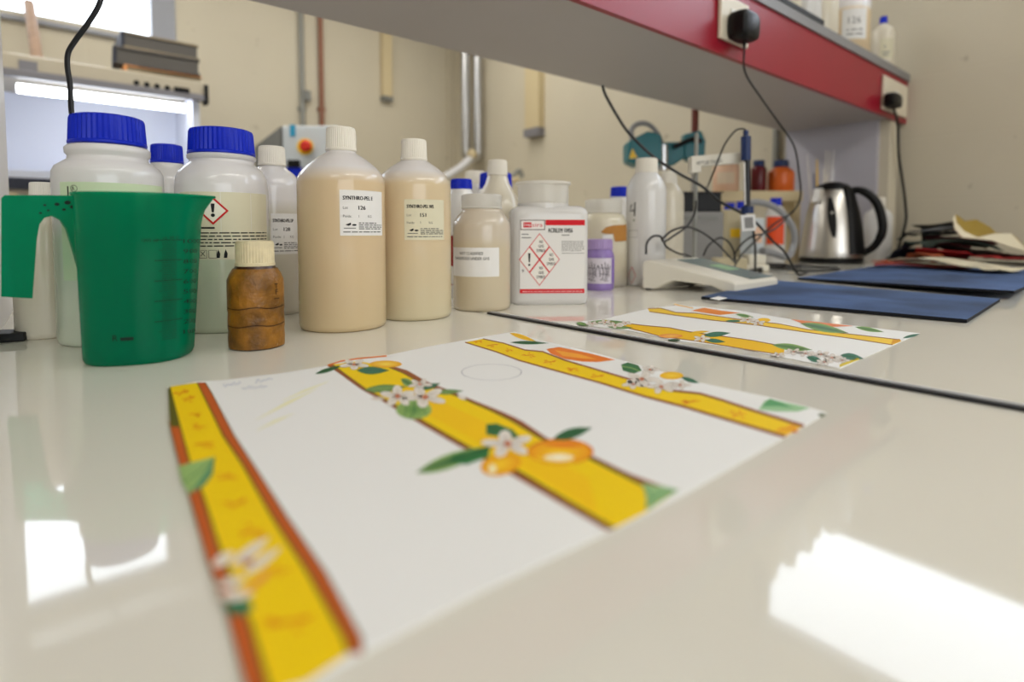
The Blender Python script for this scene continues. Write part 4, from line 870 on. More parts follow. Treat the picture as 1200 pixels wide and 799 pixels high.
colour_bottle(908, 12.5, 0, 250, 241, 0, tq, 'hdpe', 'cap_blue', 7, 232, 'white bottle with bright orange label below the wooden rack', (254, 286, 'label_orange', .95))
colour_bottle(854, 7, 0, 254, 248, 0, 1.76, 'hdpe', 'cap_blue', 6.5, 238, 'blue capped bottle left of the electrode tag, mostly hidden')
colour_bottle(868, 7, 0, 250, 245, 0, 1.84, 'hdpe', 'cap_blue', 6, 236, 'blue capped bottle directly behind the electrode shaft')
# grey hose and white connector
mb = MB(); mb.tube([W(876, 238, 1.6), W(890, 237, 1.6), W(908, 243, 1.6), W(924, 258, 1.6), (W(931, 275, 1.6)), W(929, 290, 1.6), W(922, 301, 1.55), W(905, 296, 1.5), W(893, 294, 1.47)], .0095, 10); o = mb.build('grey_hose', 'cable_grey'); tag(o, 'thick grey hose looping left of the kettle', 'hose')
o = thing('cable_connector', 'white block connector lying among the cables', 'connector', tl(1.42, .6))
mb = MB(); ct = W(884, 296, 1.4); mb.obox(Vector((ct.x, ct.y, .031)), RGT*.022, FWD*.02, ZUP*.0125); mb.obox(Vector((ct.x, ct.y, .0095)), RGT*.03, FWD*.022, ZUP*.009); bevel(mb.build('housing', 'ivory_plastic', o, 0), .003)
mb = MB(); mb.obox(Vector((ct.x, ct.y, .028))+RGT*.0235, RGT*.0015, FWD*.012, ZUP*.007); mb.build('port', 'grey_box', o, 0)
o = thing('adapter_block', 'beige adapter box lying left of the white connector', 'adapter', tl(1.4, .52)); ct = tl(1.385, .546, .018)
mb = MB(); mb.obox(ct, RGT*.038, FWD*.022, ZUP*.018); bevel(mb.build('housing', 'beige_box', o, 0), .004)

# ------------------------------------------------------------------ kettle
tK = 1.79; cK = 974.; kK = tK/F*math.cos(math.atan((cK-CX)/F)); c_ = tl(tK, (cK-CX)/F*tK)
o = thing('electric_kettle', 'brushed steel electric kettle with black lid and handle', 'kettle', c_)
zk = lambda y: zf(y, tK)
mb = MB(); mb.lathe(c_, [(37*kK, 0), (38*kK, .004), (38*kK, .016), (35*kK, .019)], 48); mb.build('power_base', 'black_plastic', o)
mb = MB(); mb.lathe(c_, [(38*kK, .0195), (38.5*kK, .026), (37*kK, zk(290)), (34.5*kK, zk(270)), (30.5*kK, zk(250)), (25*kK, zk(232)), (21*kK, zk(223)), (19*kK, zk(221))], 56); mb.build('body', 'steel_brushed', o, 50)
mb = MB(); mb.lathe(c_, [(21.5*kK, zk(223)), (21.5*kK, zk(220)), (18*kK, zk(217)), (9*kK, zk(214)), (2*kK, zk(213))], 48); mb.build('lid', 'black_plastic', o, 45)
KC = Vector((-c_.x, -c_.y, 0)).normalized(); KQ = Vector((-KC.y, KC.x, 0)); KR = (RGT*.80-FWD*.60).normalized(); KS = KC*math.cos(.98)+KQ*math.sin(.98)
rowsK = [(38.5, .03), (37, zk(290)), (34.5, zk(270)), (30.5, zk(250)), (25, zk(232)), (21.5, zk(221))]
mb = MB(); vs = []; fs = []; 
for r_, z_ in rowsK:
    for j in range(9):
        a = -.42+.84*j/8; d_ = KS*math.cos(a)+Vector((-KS.y, KS.x, 0))*math.sin(a); vs.append(c_+d_*(r_*kK+(.007 if 0 < j < 8 else -.001))+ZUP*z_)
for k in range(len(rowsK)-1):
    for j in range(8): q = k*9+j; fs.append((q, q+1, q+10, q+9))
mb.add(vs, fs); mb.build('handle_spine', 'black_plastic', o, 50)
KH = RGT
mb = MB(); hp = lambda x, y: c_+KR*((x-cK)*kK*1.16)+ZUP*zk(y)
mb.tube([hp(990, 224), hp(1003, 225), hp(1016, 237), hp(1022, 255), hp(1023, 272), hp(1016, 288), hp(1004, 297)], [.011, .0125, .013, .013, .0125, .011, .0105], 12, flat=1.35); mb.build('handle', 'black_plastic', o, 60)
# water gauge: dark oval slot on the side facing the bench front
GD = KC; GS = KQ
mb = MB(); A1 = []; B1 = []
for k in range(9):
    y = 232+(278-232)*k/8; rr_ = 26+(34.8-26)*((y-235)/35 if y < 270 else 1); hw_ = 5.2*math.sin(math.pi*(.12+.76*k/8))
    q = c_+GD*(rr_*kK+.0015)+ZUP*zk(y)+GS*((k-4)*.0018)
    A1.append(q-GS*hw_*kK); B1.append(q+GS*hw_*kK)
mb.add(A1+B1, [(i, i+1, 9+i+1, 9+i) for i in range(8)]); mb.build('water_gauge', 'black_plastic', o, 60)
SPD = (-RGT*.9-FWD*.3).normalized()
mb = MB(); mb.prism([c_+SPD*20*kK+ZUP*zk(222), c_+SPD*27*kK+ZUP*zk(221), c_+SPD*31*kK+ZUP*zk(238)-ZUP*.0, c_+SPD*24*kK+ZUP*zk(240)], Vector((-SPD.y, SPD.x, 0))*.03); 
for i in range(len(mb.v)): mb.v[i] -= Vector((-SPD.y, SPD.x, 0))*.015
bevel(mb.build('spout', 'steel_brushed', o, 40), .004)
# cup with pipettes and bottle behind the kettle
tc_ = 1.985; c2 = tl(tc_, (962-CX)/F*tc_); o = thing('pipette_cup', 'cup of thin plastic pipettes standing behind the kettle', 'cup', c2)
mb = MB(); mb.lathe(c2, [(.026, 0), (.028, .004), (.034, .15), (.036, .152), (.033, .152), (.026, .012)], 28, cap1=True); mb.build('cup', 'hdpe', o, 40)
r = random.Random(5)
for i in range(10):
    a = r.uniform(0, 6.28); q = c2+Vector((math.cos(a), math.sin(a), 0))*.018+ZUP*.02; e_ = c2+Vector((math.cos(a), math.sin(a), 0))*r.uniform(.03, .055)+ZUP*r.uniform(.30, .40)
    if e_.x > 2.17: e_.x = 2.17
    mb = MB(); mb.tube([q, q*.45+e_*.55, e_], [.0045, .003, .002], 8, smooth=2); mb.build('pipette', ('lid_clear', 'hdpe', 'yellow_plastic', 'navy_plastic', 'paint_white')[(0, 1, 0, 4, 2, 0, 1, 3, 0, 4)[i]], o)
c3 = Vector((2.13, .66, 0)); o = thing('plastic_bottle', 'white bottle half hidden behind the kettle handle', 'bottle', c3)
mb = MB(); mb.lathe(c3, [(.04, 0), (.042, .004), (.042, .15), (.036, .165), (.02, .178), (.018, .185)], 32); mb.build('body', 'hdpe', o, 45)
mb = MB(); mb.lathe(c3, [(.02, .182), (.02, .212), (.017, .215)], 40, (0, .001, 0, 1)); mb.build('cap', 'cap_white', o, 25)

# ------------------------------------------------------------------ pile of papers and swatches by the right wall
PC = [('dark green-black', (30, 36, 38)), ('maroon', (96, 26, 36)), ('cream', (214, 204, 176)), ('bright red', (176, 32, 34)), ('charcoal', (28, 28, 34)), ('rust orange', (178, 84, 40)), ('forest green', (44, 58, 50)), ('navy', (28, 34, 58)), ('grey', (110, 114, 120)), ('brick red', (150, 52, 40)), ('black', (20, 20, 22)), ('wine', (120, 40, 58)), ('pale cream', (220, 212, 186)), ('dark brown', (58, 38, 30))]
PILE = [  # px, py (bench plane), half length, half width, heading, curl, colour index, label
    (1078, 317, .10, .06, .3, .014, 9, 'brick red swatch at the left foot of the pile beside the kettle'),
    (1118, 319, .12, .07, -.2, .030, 2, 'cream sheet with bent lip low in the front of the pile'),
    (1172, 314, .12, .08, .1, .012, 10, 'black swatch at the right foot of the pile'),
    (1078, 312, .10, .07, -.5, .022, 5, 'rust orange swatch under the navy one in the pile'),
    (1140, 314, .13, .07, .25, .026, 3, 'bright red swatch through the middle of the pile'),
    (1086, 310, .10, .07, .35, .024, 7, 'navy swatch sticking out left over the orange one'),
    (1150, 312, .10, .07, -.35, .020, 13, 'dark brown swatch in the middle of the pile'),
    (1110, 311, .11, .07, .45, .030, 6, 'forest green swatch below the grey sheet in the pile'),
    (1133, 310, .09, .06, -.5, .026, 11, 'wine coloured swatch under the curled cream sheet'),
    (1094, 309, .08, .055, -.2, .024, 0, 'dark green black swatch topmost at the left of the pile'),
    (1106, 309, .085, .05, .6, .022, 8, 'grey sheet near the top of the pile'),
    (1109, 308, .08, .055, -.15, .028, 4, 'charcoal swatch lying just left of the curled sheet'),
]
mat('olive_back', L(158, 132, 52), .7); mat('cream_sheet', L(226, 217, 192), .7)
HF = {}
for i, (px, py, hl, hwd, hd, curl, ci, lb) in enumerate(PILE):
    nm = 'pile_'+PC[ci][0].replace(' ', '_').replace('-', '_'); mat(nm, L(*PC[ci][1]), .8, noise=.3, nscale=18, bump=.3, bscale=120)
    c0 = bp(px, py); c0.x = min(c0.x, XR-.02-hl*.9)
    ax = Vector((math.sin(hd), -math.cos(hd), 0)); ay = Vector((-ax.y, ax.x, 0)); r = random.Random(i+11); ph = r.uniform(0, 6)
    nx, ny = 16, 8; top = []; new = {}
    for j in range(ny+1):
        for k in range(nx+1):
            u, v = k/nx*2-1, j/ny*2-1; p = c0+ax*(hl*u)+ay*(hwd*v); p.x = min(p.x, XR-.012)
            gx, gy = round(p.x/.012), round(p.y/.012)
            base = max(HF.get((gx+a_, gy+b_), .0085) for a_ in range(-3, 4) for b_ in range(-3, 4))
            z = base+.0035+curl*.36*max(0, .5+.5*math.sin(3.1*u+ph)+.35*math.sin(2.3*v+ph*1.7))
            top.append(Vector((p.x, p.y, z)))
            for a_ in (-1, 0, 1):
                for b_ in (-1, 0, 1): new[(gx+a_, gy+b_)] = max(new.get((gx+a_, gy+b_), 0), z)
    for q_, z in new.items(): HF[q_] = max(HF.get(q_, 0), z)
    n = len(top); W_ = nx+1; bot = [p-ZUP*.0022 for p in top]; fs = []
    for j in range(ny):
        for k in range(nx): a = j*W_+k; fs += [(a, a+W_, a+W_+1, a+1), (a+n, a+1+n, a+W_+1+n, a+W_+n)]
    rim = list(range(W_))+[j*W_+nx for j in range(1, ny+1)]+[ny*W_+k for k in range(nx-1, -1, -1)]+[j*W_ for j in range(ny-1, 0, -1)]
    for q in range(len(rim)): fs.append((rim[q], rim[(q+1) % len(rim)], rim[(q+1) % len(rim)]+n, rim[q]+n))
    mb = MB(); mb.add(top+bot, fs); tag(mb.build('fabric_swatch', nm, None, 50), lb, 'fabric', 'swatches piled by the right wall')
# curled cream sheet with ochre inside on top
pts = [(1119, 252), (1121, 262), (1130, 272), (1146, 281), (1164, 287), (1184, 291), (1206, 300)]
tC = 1.56; rows = []
for dx, dy, dt in ((-2, 6, -.012), (0, 0, 0), (0, -1, .004), (1, -1.6, .05), (1, -2.2, .1)):
    row = []
    for i, (x, y) in enumerate(pts):
        k = (.15, .7, 1, 1, .9, .7, .3)[i]
        if dt > .02: q = W(x+(8 if dt < .08 else 14)*k, y-(2 if dt < .08 else 4.5)*k, tC+dt)
        else: q = W(x+dx, y+dy*min(1, .4+k), tC+dt)
        gx, gy = round(q.x/.012), round(q.y/.012); q.x = min(q.x, XR-.012)
        q.z = max(q.z, .006+max(HF.get((gx+a_, gy+b_), .0085) for a_ in (-1, 0, 1) for b_ in (-1, 0, 1))); row.append(q)
    rows.append(row)
n = len(pts); vs = [q for r_ in rows for q in r_]; nv = len(vs); vs += [q-ZUP*.002+FWD*.002 for q in vs]; fs = []; mi = []
for k in range(4):
    for i in range(n-1):
        q = k*n+i; fs.append((q, q+1, q+n+1, q+n)); mi.append(1 if k >= 2 else 0); fs.append((q+nv, q+n+nv, q+n+1+nv, q+1+nv)); mi.append(0)
rim = list(range(n))+[k*n+n-1 for k in range(1, 5)]+[4*n+i for i in range(n-2, -1, -1)]+[k*n for k in range(3, 0, -1)]
for i in range(len(rim)): a_, b_ = rim[i], rim[(i+1) % len(rim)]; fs.append((a_, a_+nv, b_+nv, b_)); mi.append(0)
mb = MB()
mb.add(vs, fs); mb.m = mi; tag(mb.build('curled_sheet', ['cream_sheet', 'olive_back'], None, 60), 'curled cream sheet with ochre inside lying on top of the pile', 'paper')

# ------------------------------------------------------------------ sockets, plugs and cables
def socket(pl, pr, yt, yb, label):
    a, b = wy((pl+pr)/2, yt, SY0), wy((pl+pr)/2, yb, SY0); l, r = wy(pl, (yt+yb)/2, SY0), wy(pr, (yt+yb)/2, SY0)
    o_ = thing('wall_socket', label, 'socket', (l.x, SY0, b.z)); mb = MB(); mb.box((l.x, SY0-.010, b.z), (r.x, SY0-.0005, a.z)); bevel(mb.build('cover_plate', 'socket_ivory', o_, 0), .003)
    mb = MB(); cx_, cz_ = (l.x+r.x)/2, (a.z+b.z)/2; mb.box((cx_-.022, SY0-.0125, cz_-.022), (cx_+.022, SY0-.0095, cz_+.022)); bevel(mb.build('insert', 'white_plastic', o_, 0), .002)
    return cx_, cz_
x1, z1_ = socket(840, 873, 0, 52, 'ivory socket plate carrying the black charger on the red board')
x2, z2_ = socket(1032, 1060, 95, 134, 'ivory socket plate at the far right end of the red board')
def plug(px0, px1, py0, py1, depth, name, label, m='black_plastic'):
    a = wy(px0, py0, SY0-.03); b = wy(px1, py1, SY0-.03); cx_ = (a.x+b.x)/2; cz_ = (a.z+b.z)/2; hx = abs(b.x-a.x)/2*.75; hz = abs(a.z-b.z)/2
    o_ = thing(name, label, 'charger' if depth > .035 else 'plug', (cx_, SY0-.0126, cz_)); mb = MB()
    mb.lathe(Vector((cx_, SY0-.0128, cz_)), [(1*.92, 0), (1, .006), (1, depth*.6), (.94, depth*.88), (.75, depth)], 40, pw=4.5, e1=Vector((hx, 0, 0)), e2=Vector((0, 0, hz)), axis=Vector((0, -1, 0)))
    for f_i, f_ in enumerate(mb.f): mb.f[f_i] = tuple(reversed(f_))
    mb.build('housing', m, o_, 40); return o_, Vector((cx_, SY0-.0126-depth*.5, cz_-hz))
ch, ca = plug(858, 884, 8, 54, .04, 'power_charger', 'black plug in charger on the red shelf front')
pg, pb_ = plug(1041, 1055, 106, 129, .03, 'power_plug', 'small black plug in the far right socket')
vc = MB(); vc.tube([ca+ZUP*.004, ca-ZUP*.012], .0035); vc.build('strain_relief', 'black_plastic', ch)
def cable(label, pts, r=.0025, m='cable_black', cat='cable', name='power_cable', flat=1.):
    mb = MB(); mb.tube(pts, r, 8, flat=flat); return tag(mb.build(name, m, None, 60), label, cat)
cable('black cable falling from the charger past the electrode to the bench', [ca-ZUP*.012, W(873, 84, 1.22), W(890, 112, 1.25), W(912, 143, 1.28), W(930, 170, 1.3), W(936, 200, 1.32), W(938, 230, 1.33), W(929, 248, 1.33), W(908, 262, 1.32), W(888, 280, 1.3), W(868, 300, 1.28), tl(1.26, .50, .004)], .0022)
cable('grey black cable hanging from the far right socket down to the bench', [pb_, W(1052, 145, 1.9), W(1053, 180, 1.92), W(1058, 215, 1.95), W(1061, 240, 1.96), W(1061, 262, 1.97), (tl(1.97, 1.37, .01))], .0045)
cable('black cable sagging from under the shelf across the bottles to bench', [W(706, 100, 1.08), W(710, 112, 1.08), W(724, 137, 1.08), W(738, 157, 1.08), W(765, 183, 1.08), W(795, 203, 1.08), W(822, 218, 1.08), W(845, 237, 1.09), W(868, 249, 1.12), W(885, 260, 1.16), W(905, 282, 1.2), W(920, 296, 1.24), tl(1.255, .65, .006), tl(1.275, .675, .0045), tl(1.29, .69, .0045)], .0028)
cable('thin black lead arching from the blue electrode head down behind', [W(874, 153, tE), W(871, 151, tE), W(862, 153, tE), W(850, 168, tE), W(843, 184, tE-.005), W(836, 202, tE), W(831, 214, tE+.05), W(826, 226, 1.42)], .0018)
cable('black lead looping from behind the meter up to the rod', [W(757, 298, .99), W(758, 285, .99), W(765, 277, .99), W(774, 277, .99), W(778, 283, 1.0), W(790, 276, 1.04), W(805, 265, 1.09), W(814, 250, 1.112), W(815.5, 235, 1.112)], .002)
cable('black lead lying over the back of the meter behind display', [W(778, 284, 1.006), W(782, 290, 1.01), W(795, 297, 1.06), W(810, 302, 1.13), tl(1.16, .40, .004)], .002)
cable('black lead arching between meter and white connector, left one', [W(776, 280, .985), W(788, 270, 1.03), W(806, 266, 1.095), W(824, 273, 1.14), W(842, 287, 1.16), W(854, 300, 1.18), W(862, 308, 1.2)], .002)
cable('black lead arching between meter and white connector, right one', [W(824, 300, 1.16), W(830, 288, 1.16), W(842, 279, 1.17), W(852, 282, 1.17), W(859, 292, 1.18), W(862, 305, 1.2)], .002)
cable('black lead rising from the bench to the blue electrode collar', [W(860, 305, 1.22), W(862, 296, 1.2), W(872, 283, 1.17), W(884, 276, 1.14), W(894, 274, 1.16), W(908, 268, 1.22), W(922, 256, 1.26)], .002)
cable('black lead dropping from the electrode tag to the bench', [W(883, 271, 1.11), W(884, 282, 1.12), W(885, 292, 1.15), tl(1.2, .53, .004)], .0025)
cable('black cable coiled on the bench in front of the kettle', [tl(1.33, .60, .004), tl(1.40, .64, .0045), tl(1.48, .71, .004), tl(1.52, .80, .004), tl(1.47, .87, .004), tl(1.38, .80, .004), tl(1.37, .71, .004), tl(1.46, .72, .0105), tl(1.56, .80, .004)], .003)
cable('short black cable heap left of the kettle base', [tl(1.36, .58, .004), tl(1.40, .66, .012), tl(1.48, .74, .012), tl(1.53, .68, .01), tl(1.47, .60, .004), tl(1.56, .72, .004), tl(1.6, .84, .004)], .0035)
cable('black cable hanging at the far left in front of the light booth', [W(122, -40, .62), W(118, 0, .62), W(104, 26, .62), W(88, 48, .62), W(80, 62, .62), W(79, 78, .62), W(82, 98, .62), W(83, 118, .62), W(84, 132, .62), W(88, 148, .62), W(92, 200, .62), W(95, 260, .625), tl(.635, -.50, .004)], .0021, flat=1.5)
mb = MB(); q = bp(3, 399); mb.obox(Vector((q.x, q.y, .0045)), Vector((.02, -.006, 0)), Vector((.004, .014, 0)), ZUP*.004); tag(bevel(mb.build('rubber_block', 'black_rubber', None, 0), .001), 'black rubber block at the left edge of the bench', 'block')

# ------------------------------------------------------------------ bottles on top of the shelf
zt_ = SZ1+.0264
def top_bottle(x, y, R, hgt, label, body, capm, capr, lab=None):
    c_ = Vector((x, y, 0)); o_ = thing('storage_bottle', label, 'bottle', (x, y, zt_), 'bottles on the overhead shelf')
    mb = MB(); mb.lathe(c_, [(R*.93, zt_), (R, zt_+.005), (R, zt_+hgt*.68), (R*.9, zt_+hgt*.76), (capr*.95, zt_+hgt*.86), (capr*.9, zt_+hgt*.88)], 32); mb.build('body', body, o_, 45)
    mb = MB(); mb.lathe(c_, [(capr, zt_+hgt*.87), (capr, zt_+hgt*.98), (capr*.9, zt_+hgt)], 40, (0, capr*.04, 0, 1)); mb.build('cap', capm, o_, 25)
    if lab:
        f_ = on_round(c_, R); lb = patch('label', f_, -R*.2, R*.9, zt_+hgt*.2, zt_+hgt*.55, lab, o_); P = Print(f_); P.text('126' if lab == 'label_paper' else '4', R*.05, zt_+hgt*.38, R*.3, GREYINK)
        for k in range(2): P.words(0, R*.7, zt_+hgt*(.3-.05*k), .006, GREYINK)
        P.build('print', lb)
liquid('top_cream', .15, L(230, 208, 172))
top_bottle(1.56, .725, .042, .24, 'first cream bottle from the left on the overhead shelf', 'hdpe_cream', 'cap_white', .018)
top_bottle(1.68, .725, .045, .25, 'second bottle from the left on the overhead shelf, milky white', 'hdpe', 'cap_white', .018)
top_bottle(1.80, .725, .045, .25, 'third bottle from the left on the overhead shelf, cream white', 'hdpe_cream', 'cap_white', .018)
top_bottle(2.02, .735, .068, .27, 'broad milky bottle with grey lettered label on the overhead shelf', 'top_cream', 'cap_white', .024, 'label_paper')
top_bottle(2.245, .70, .038, .19, 'slim cream bottle with small blue cap at shelf end', 'hdpe_cream', 'cap_blue', .012, 'label_beige')
top_bottle(1.91, .80, .04, .24, 'cream bottle standing back between its taller neighbours on the shelf', 'hdpe_cream', 'cap_white', .018)

# ------------------------------------------------------------------ far side of the room
# light booth on a cabinet by the back wall
BY = 2.9
bt = thing('light_booth', 'cream colour viewing booth with lit tube by the window', 'light booth', (.0, BY+.2, .30))
xr = wy(240, 110, BY).x; zt0 = wy(240, 96, BY).z; zb0 = wy(240, 119, BY).z; zl = wy(130, 205, BY).z
xl = xr-.95
mb = MB(); mb.box((xl, BY, zb0+.028), (xr, BY+.5, zt0)); bevel(mb.build('canopy', 'booth_cream', bt, 0), .006)
mb = MB(); mb.box((xl, BY-.006, zb0), (xr+.012, BY+.02, zb0+.03)); bevel(mb.build('canopy_lip', 'booth_grey', bt, 0), .004)
mb = MB(); mb.box((xl, BY+.48, zl), (xr-.03, BY+.5, zb0+.03)); mb.build('back_panel', 'booth_interior', bt, 0)
mb = MB(); mb.box((xr-.05, BY+.02, zl), (xr-.02, BY+.5, zb0+.03)); mb.build('side_panel', 'booth_interior', bt, 0)
mb = MB(); mb.box((xl, BY+.02, zl), (xl+.03, BY+.5, zb0+.03)); mb.build('side_panel', 'booth_interior', bt, 0)
mb = MB(); mb.box((xl, BY, zl-.03), (xr, BY+.5, zl)); mb.build('floor_panel', 'booth_interior', bt, 0)
ta, tb_ = wy(20, 103, BY+.05), wy(216, 129, BY+.05)
mb = MB(); mb.tube([ta, Vector((tb_.x, tb_.y, ta.z))], .017, 14, smooth=0); mb.build('tube_lamp', 'tube_light', bt)
for px in (160, 172, 184, 196):
    q = wy(px, 97+(px-160)*.17, BY); mb = MB(); mb.lathe(Vector((q.x, BY+.001, q.z)), [(.011, 0), (.011, .006), (.009, .008)], 14, e1=Vector((1, 0, 0)), e2=ZUP, axis=Vector((0, -1, 0))); mb.build('button', 'black_plastic', bt)
q = wy(213, 106, BY); mb = MB(); mb.box((q.x-.03, BY-.006, q.z-.012), (q.x+.03, BY+.001, q.z+.012)); mb.build('switch', 'black_plastic', bt, 0)
q = wy(33, 79, BY); mb = MB(); mb.box((q.x-.028, BY-.004, q.z-.025), (q.x+.028, BY+.001, q.z+.025)); mb.build('vent', 'booth_grey', bt, 0)
mb = MB(); mb.box((xr-.002, BY-.01, zb0-.01), (xr+.014, BY+.05, zt0-.015)); mb.build('end_cap', 'black_plastic', bt, 0)
cb_ = thing('base_cabinet', 'cream drawer cabinet under the viewing booth', 'cabinet', (xl+.4, BY+.25, ZF_)); zc_ = zl-.03
mb = MB(); mb.box((xl-.1, BY-.02, ZF_), (xr+.15, YB-.01, zc_-.045)); mb.build('carcass', 'booth_cream', cb_, 0)
mb = MB(); mb.box((xl-.12, BY-.04, zc_-.045), (xr+.17, YB-.01, zc_-.001)); mb.build('countertop', 'binder_dark', cb_, 0)
for i in range(3):
    x0 = xl-.08+i*.40; mb = MB(); mb.box((x0, BY-.035, zc_-.28), (x0+.37, BY-.021, zc_-.06)); d_ = mb.build('drawer', 'trunk_cream', cb_, 0)
    mb = MB(); mb.tube([(x0+.12, BY-.05, zc_-.15), (x0+.25, BY-.05, zc_-.15)], .008, smooth=0); mb.build('handle', 'steel', d_)
# binders and papers on the booth
def lying(name, label, cat, pl, pr, y0, y1, yy, dep, ms, tilt=0., zb=None):
    a, b = wy(pl, y1, yy), wy(pr, y1, yy); hgt = abs(wy(pl, y0, yy).z-a.z); z0 = zb; o_ = thing(name, label, cat, ((a.x+b.x)/2, yy+dep/2, z0))
    th = hgt*.12; R_ = Matrix.Rotation(tilt, 3, 'Z'); cc_ = Vector(((a.x+b.x)/2, yy+dep/2, 0)); hx = (b.x-a.x)/2
    ex, ey = R_ @ Vector((1, 0, 0)), R_ @ Vector((0, 1, 0))
    for nm_, zz0, zz1, m_, s_ in (('cover', 0, th, ms[0], 1), ('paper_block', th, hgt-th, ms[1], .96), ('cover', hgt-th, hgt, ms[0], 1)):
        mb = MB(); mb.obox(cc_+ZUP*(z0+(zz0+zz1)/2), ex*hx*s_, ey*dep/2*s_, ZUP*((zz1-zz0)/2)); mb.build(nm_, m_, o_, 0)
    mb = MB(); mb.obox(cc_+ZUP*(z0+hgt/2)-ex*(hx*1.0), ex*.006, ey*dep/2, ZUP*hgt/2); mb.build('spine', ms[2], o_, 0)
    return z0+hgt
zz = lying('folder', 'orange folder at the bottom of the stack on the booth', 'folder', 146, 236, 82, 92, BY+.06, .24, ('folder_orange', 'binder_tan', 'folder_orange'), .04, zt0+.0005)
zz = lying('ring_binder', 'grey ring binder in the middle of the stack on the booth', 'binder', 137, 236, 64, 84, BY+.05, .26, ('binder_grey', 'binder_grey', 'binder_dark'), -.05, zz+.0005)
zz = lying('ring_binder', 'dark ring binder with tan page edges on top of stack', 'binder', 143, 232, 44, 63, BY+.06, .25, ('binder_tan', 'binder_grey', 'binder_dark'), .03, zz+.0005)
mb = MB(); a = wy(12, 62, BY+.04); mb.box((a.x, BY+.05, zt0+.0005), (a.x+.30, BY+.27, zt0+.012)); tag(mb.build('paper_stack', 'paint_white', None, 0), 'flat white paper stack left on top of the booth', 'paper')
mb = MB(); a = wy(68, 66, BY+.04); mb.obox(Vector((a.x+.05, BY+.12, zt0+.0165)), Vector((.09, .01, 0)), Vector((-.004, .03, 0)), ZUP*.004); tag(mb.build('notebook', 'binder_dark', None, 0), 'thin dark notebook lying on the white paper stack', 'notebook')
mb = MB(); a = wy(44, 62, BY+.3); b_ = wy(32, -10, BY+.5); b_.y = YB-.03; a.z = zt0+.026; mb.tube([a, b_], .022, 10, smooth=0); tag(mb.build('wooden_pole', 'wood', None), 'brown wooden pole leaning against the window above booth', 'pole')
# conduits on the back wall
def vpipe(px, y0, y1, rad, m, name, label, cat, Y=YB, top=None):
    a, b = wy(px, y1, Y-rad-.004), wy(px, y0, Y-rad-.004); o_ = thing(name, label, cat, (a.x, Y-rad-.004, a.z)); mb = MB(); mb.tube([a, Vector((a.x, a.y, top or b.z))], rad, 14, smooth=0); mb.build('pipe', m, o_)
    for zc_ in (a.z+.12, a.z+.75):
        mb = MB(); mb.box((a.x-rad*1.5, Y-rad*1.2, zc_-.012), (a.x+rad*1.5, Y-.001, zc_+.012)); mb.build('clip', m, o_, 0)
    return o_
vpipe(355, 0, 150, .016, 'conduit_grey', 'wall_conduit', 'thin grey conduit running up the back wall', 'pipe', top=1.88)
vpipe(377.5, 0, 150, .016, 'copper', 'copper_pipe', 'thin copper brown pipe right of the grey conduit', 'pipe', top=1.88)
a = wy(357, 113, YB); mb = MB(); mb.box((a.x-.025, YB-.045, a.z-.03), (a.x+.025, YB-.001, a.z+.03)); tag(mb.build('junction_box', 'machine_dark', None, 0), 'little dark junction box on the grey conduit', 'box')
def wtrunk(p0, p1, y1, m, label, wall):
    o_ = None
    if wall == 'y':
        a, b = wy(p0, y1, YB), wy(p1, y1, YB); o_ = thing('wiring_channel', label, 'cable channel', (a.x, YB, a.z)); mb = MB(); mb.box((a.x, YB-.04, a.z), (b.x, YB-.0005, 1.88)); mb.build('channel', m, o_, 0)
        mb = MB(); mb.box((a.x-.003, YB-.045, a.z-.03), (b.x+.003, YB-.0005, a.z)); mb.build('end_piece', 'machine_dark', o_, 0)
    else:
        a, b = wx(p0, y1, XR), wx(p1, y1, XR); o_ = thing('wiring_channel', label, 'cable channel', (XR, b.y, a.z)); mb = MB(); mb.box((XR-.05, b.y, a.z), (XR-.0005, a.y, 1.88)); mb.build('channel', m, o_, 0)
        mb = MB(); mb.box((XR-.058, b.y-.004, a.z-.05), (XR-.0005, a.y+.004, a.z)); mb.build('end_piece', 'booth_grey', o_, 0)
wtrunk(446, 457, 113, 'trunk_cream', 'cream cable trunk ending half way down the back wall', 'y')
wtrunk(622, 638, 153, 'trunk_cream', 'cream cable trunk on the right wall beyond the shelf', 'x')
# control cabinet with emergency stop
tM = 2.9; o = thing('control_cabinet', 'pale grey machine cabinet with red emergency stop button', 'machine', tl(tM, (345-CX)/F*tM, ZF_))
def mw(px, py): return W(px, py, tM)
a, b = mw(330, 147), mw(398, 147)
mb = MB(); mb.prism([Vector((q.x, q.y, ZF_)) for q in (a, b, b+FWD*.3, a+FWD*.3)], (0, 0, a.z-ZF_)); bevel(mb.build('housing', 'machine_grey', o, 0), .01)
c_ = mw(299, 172); d_ = mw(330, 147)
mb = MB(); mb.prism([mw(329, 148), mw(298, 172), Vector((mw(298, 172).x, mw(298, 172).y, ZF_)), Vector((mw(329, 148).x, mw(329, 148).y, ZF_))], FWD*.26); mb.build('side_hood', 'machine_dark', o, 0)
n_ = -FWD
q = mw(358, 172); mb = MB(); mb.lathe(q, [(.042, 0), (.042, .008)], 24, e1=RGT, e2=ZUP, axis=n_); mb.build('button_ring', 'yellow_plastic', o)
mb = MB(); mb.lathe(q+RGT*.012, [(.02, .008), (.02, .02), (.028, .022), (.030, .034), (.02, .042)], 24, e1=RGT, e2=ZUP, axis=n_); mb.build('stop_button', 'red_plastic', o, label='red emergency stop button')
q = mw(343, 153); mb = MB(); mb.obox(q+n_*.002, RGT*.014, n_*.002, ZUP*.03); mb.build('sticker', 'cyan_sticker', o, 0)
q = mw(345, 192); mb = MB(); mb.obox(q+n_*.01, RGT*.03, n_*.01, ZUP*.018); mb.build('switch_box', 'black_plastic', o, 0)
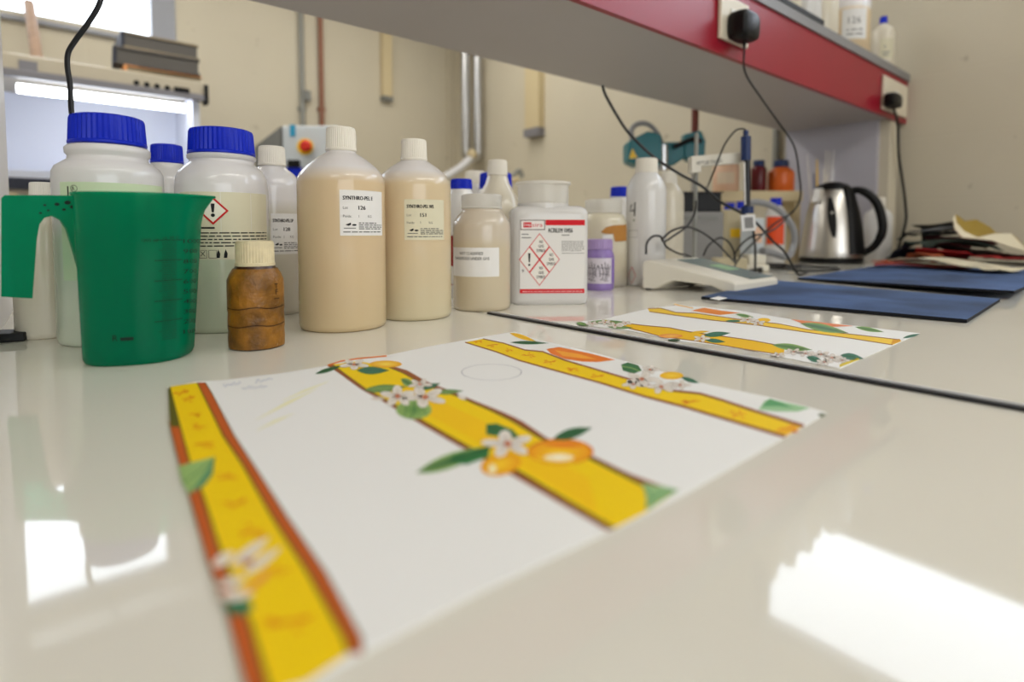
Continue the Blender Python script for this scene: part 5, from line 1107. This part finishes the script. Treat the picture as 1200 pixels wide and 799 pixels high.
q = mw(345, 202); mb = MB(); mb.obox(q+n_*.006, RGT*.04, n_*.006, ZUP*.025); mb.build('blue_panel', 'cap_blue', o, 0)
# steel flue pipes and extraction arm in the corner
pf = tl(3.9, (553.5-CX)/F*3.9); o = thing('extraction_duct', 'pair of shiny steel ducts with white jointed arm in far corner', 'duct', (pf.x, pf.y, .6))
for dx in (-7.2, 7.2):
    c_ = tl(3.9, (553.5+dx-CX)/F*3.9); mb = MB(); mb.lathe(c_, [(.033, zf(184, 3.9)), (.033, 1.88)], 24); mb.build('duct', 'steel', o)
mb = MB(); q = tl(3.9, (553.5-CX)/F*3.9); mb.lathe(q, [(.05, zf(190, 3.9)), (.07, zf(184, 3.9)), (.07, zf(181, 3.9))], 20); mb.build('collar', 'steel', o)
mb = MB(); mb.tube([W(553, 184, 3.82), W(540, 196, 3.8), W(522, 207, 3.78), W(510, 214, 3.77)], .026, 12, smooth=3); mb.build('arm', 'paint_white', o)
mb = MB(); q = W(553, 181, 3.82); mb.lathe(q, [(.0, -.035), (.025, -.028), (.035, 0), (.025, .028), (.0, .035)], 16, cap0=False, cap1=False); mb.build('joint', 'trunk_cream', o)
# bench and tap things behind on the right wall
o = thing('wash_tap', 'brass grey swan neck tap on the far counter', 'tap', W(604, 215, 3.3))
mb = MB(); mb.tube([tl(3.3, (596-CX)/F*3.3, .002), W(597, 230, 3.3), W(598, 212, 3.3), W(603, 204, 3.3), W(609, 200, 3.3), W(612, 208, 3.3)], .014, 10); mb.build('spout', 'conduit_grey', o)
mb = MB(); mb.tube([W(590, 213, 3.28), W(608, 210, 3.28)], .016, 10, smooth=0); mb.build('lever', 'trunk_cream', o)
ct_ = thing('far_counter', 'cream counter along the right wall beyond the bench', 'counter', (2.05, 2.5, ZF_))
mb = MB(); mb.box((1.72, 1.75, ZF_), (XR-.002, 3.3, -.04)); mb.build('carcass', 'booth_cream', ct_, 0); mb = MB(); mb.box((1.70, 1.73, -.04), (XR-.002, 3.3, 0.0)); mb.build('countertop', 'ivory_plastic', ct_, 0)
# grey riser pipe on the right wall behind the rack
q = wx(912, 165, XR); o = thing('riser_pipe', 'grey riser pipe on the right wall behind orange bottle', 'pipe', (XR-.02, q.y, 0)); mb = MB(); mb.tube([(XR-.02, q.y, .003), (XR-.02, q.y, 1.85)], .014, 12, smooth=0); mb.build('pipe', 'conduit_grey', o)
for z_ in (.3, .9):
    mb = MB(); mb.box((XR-.03, q.y-.02, z_-.01), (XR-.001, q.y+.02, z_+.01)); mb.build('clip', 'conduit_grey', o, 0)
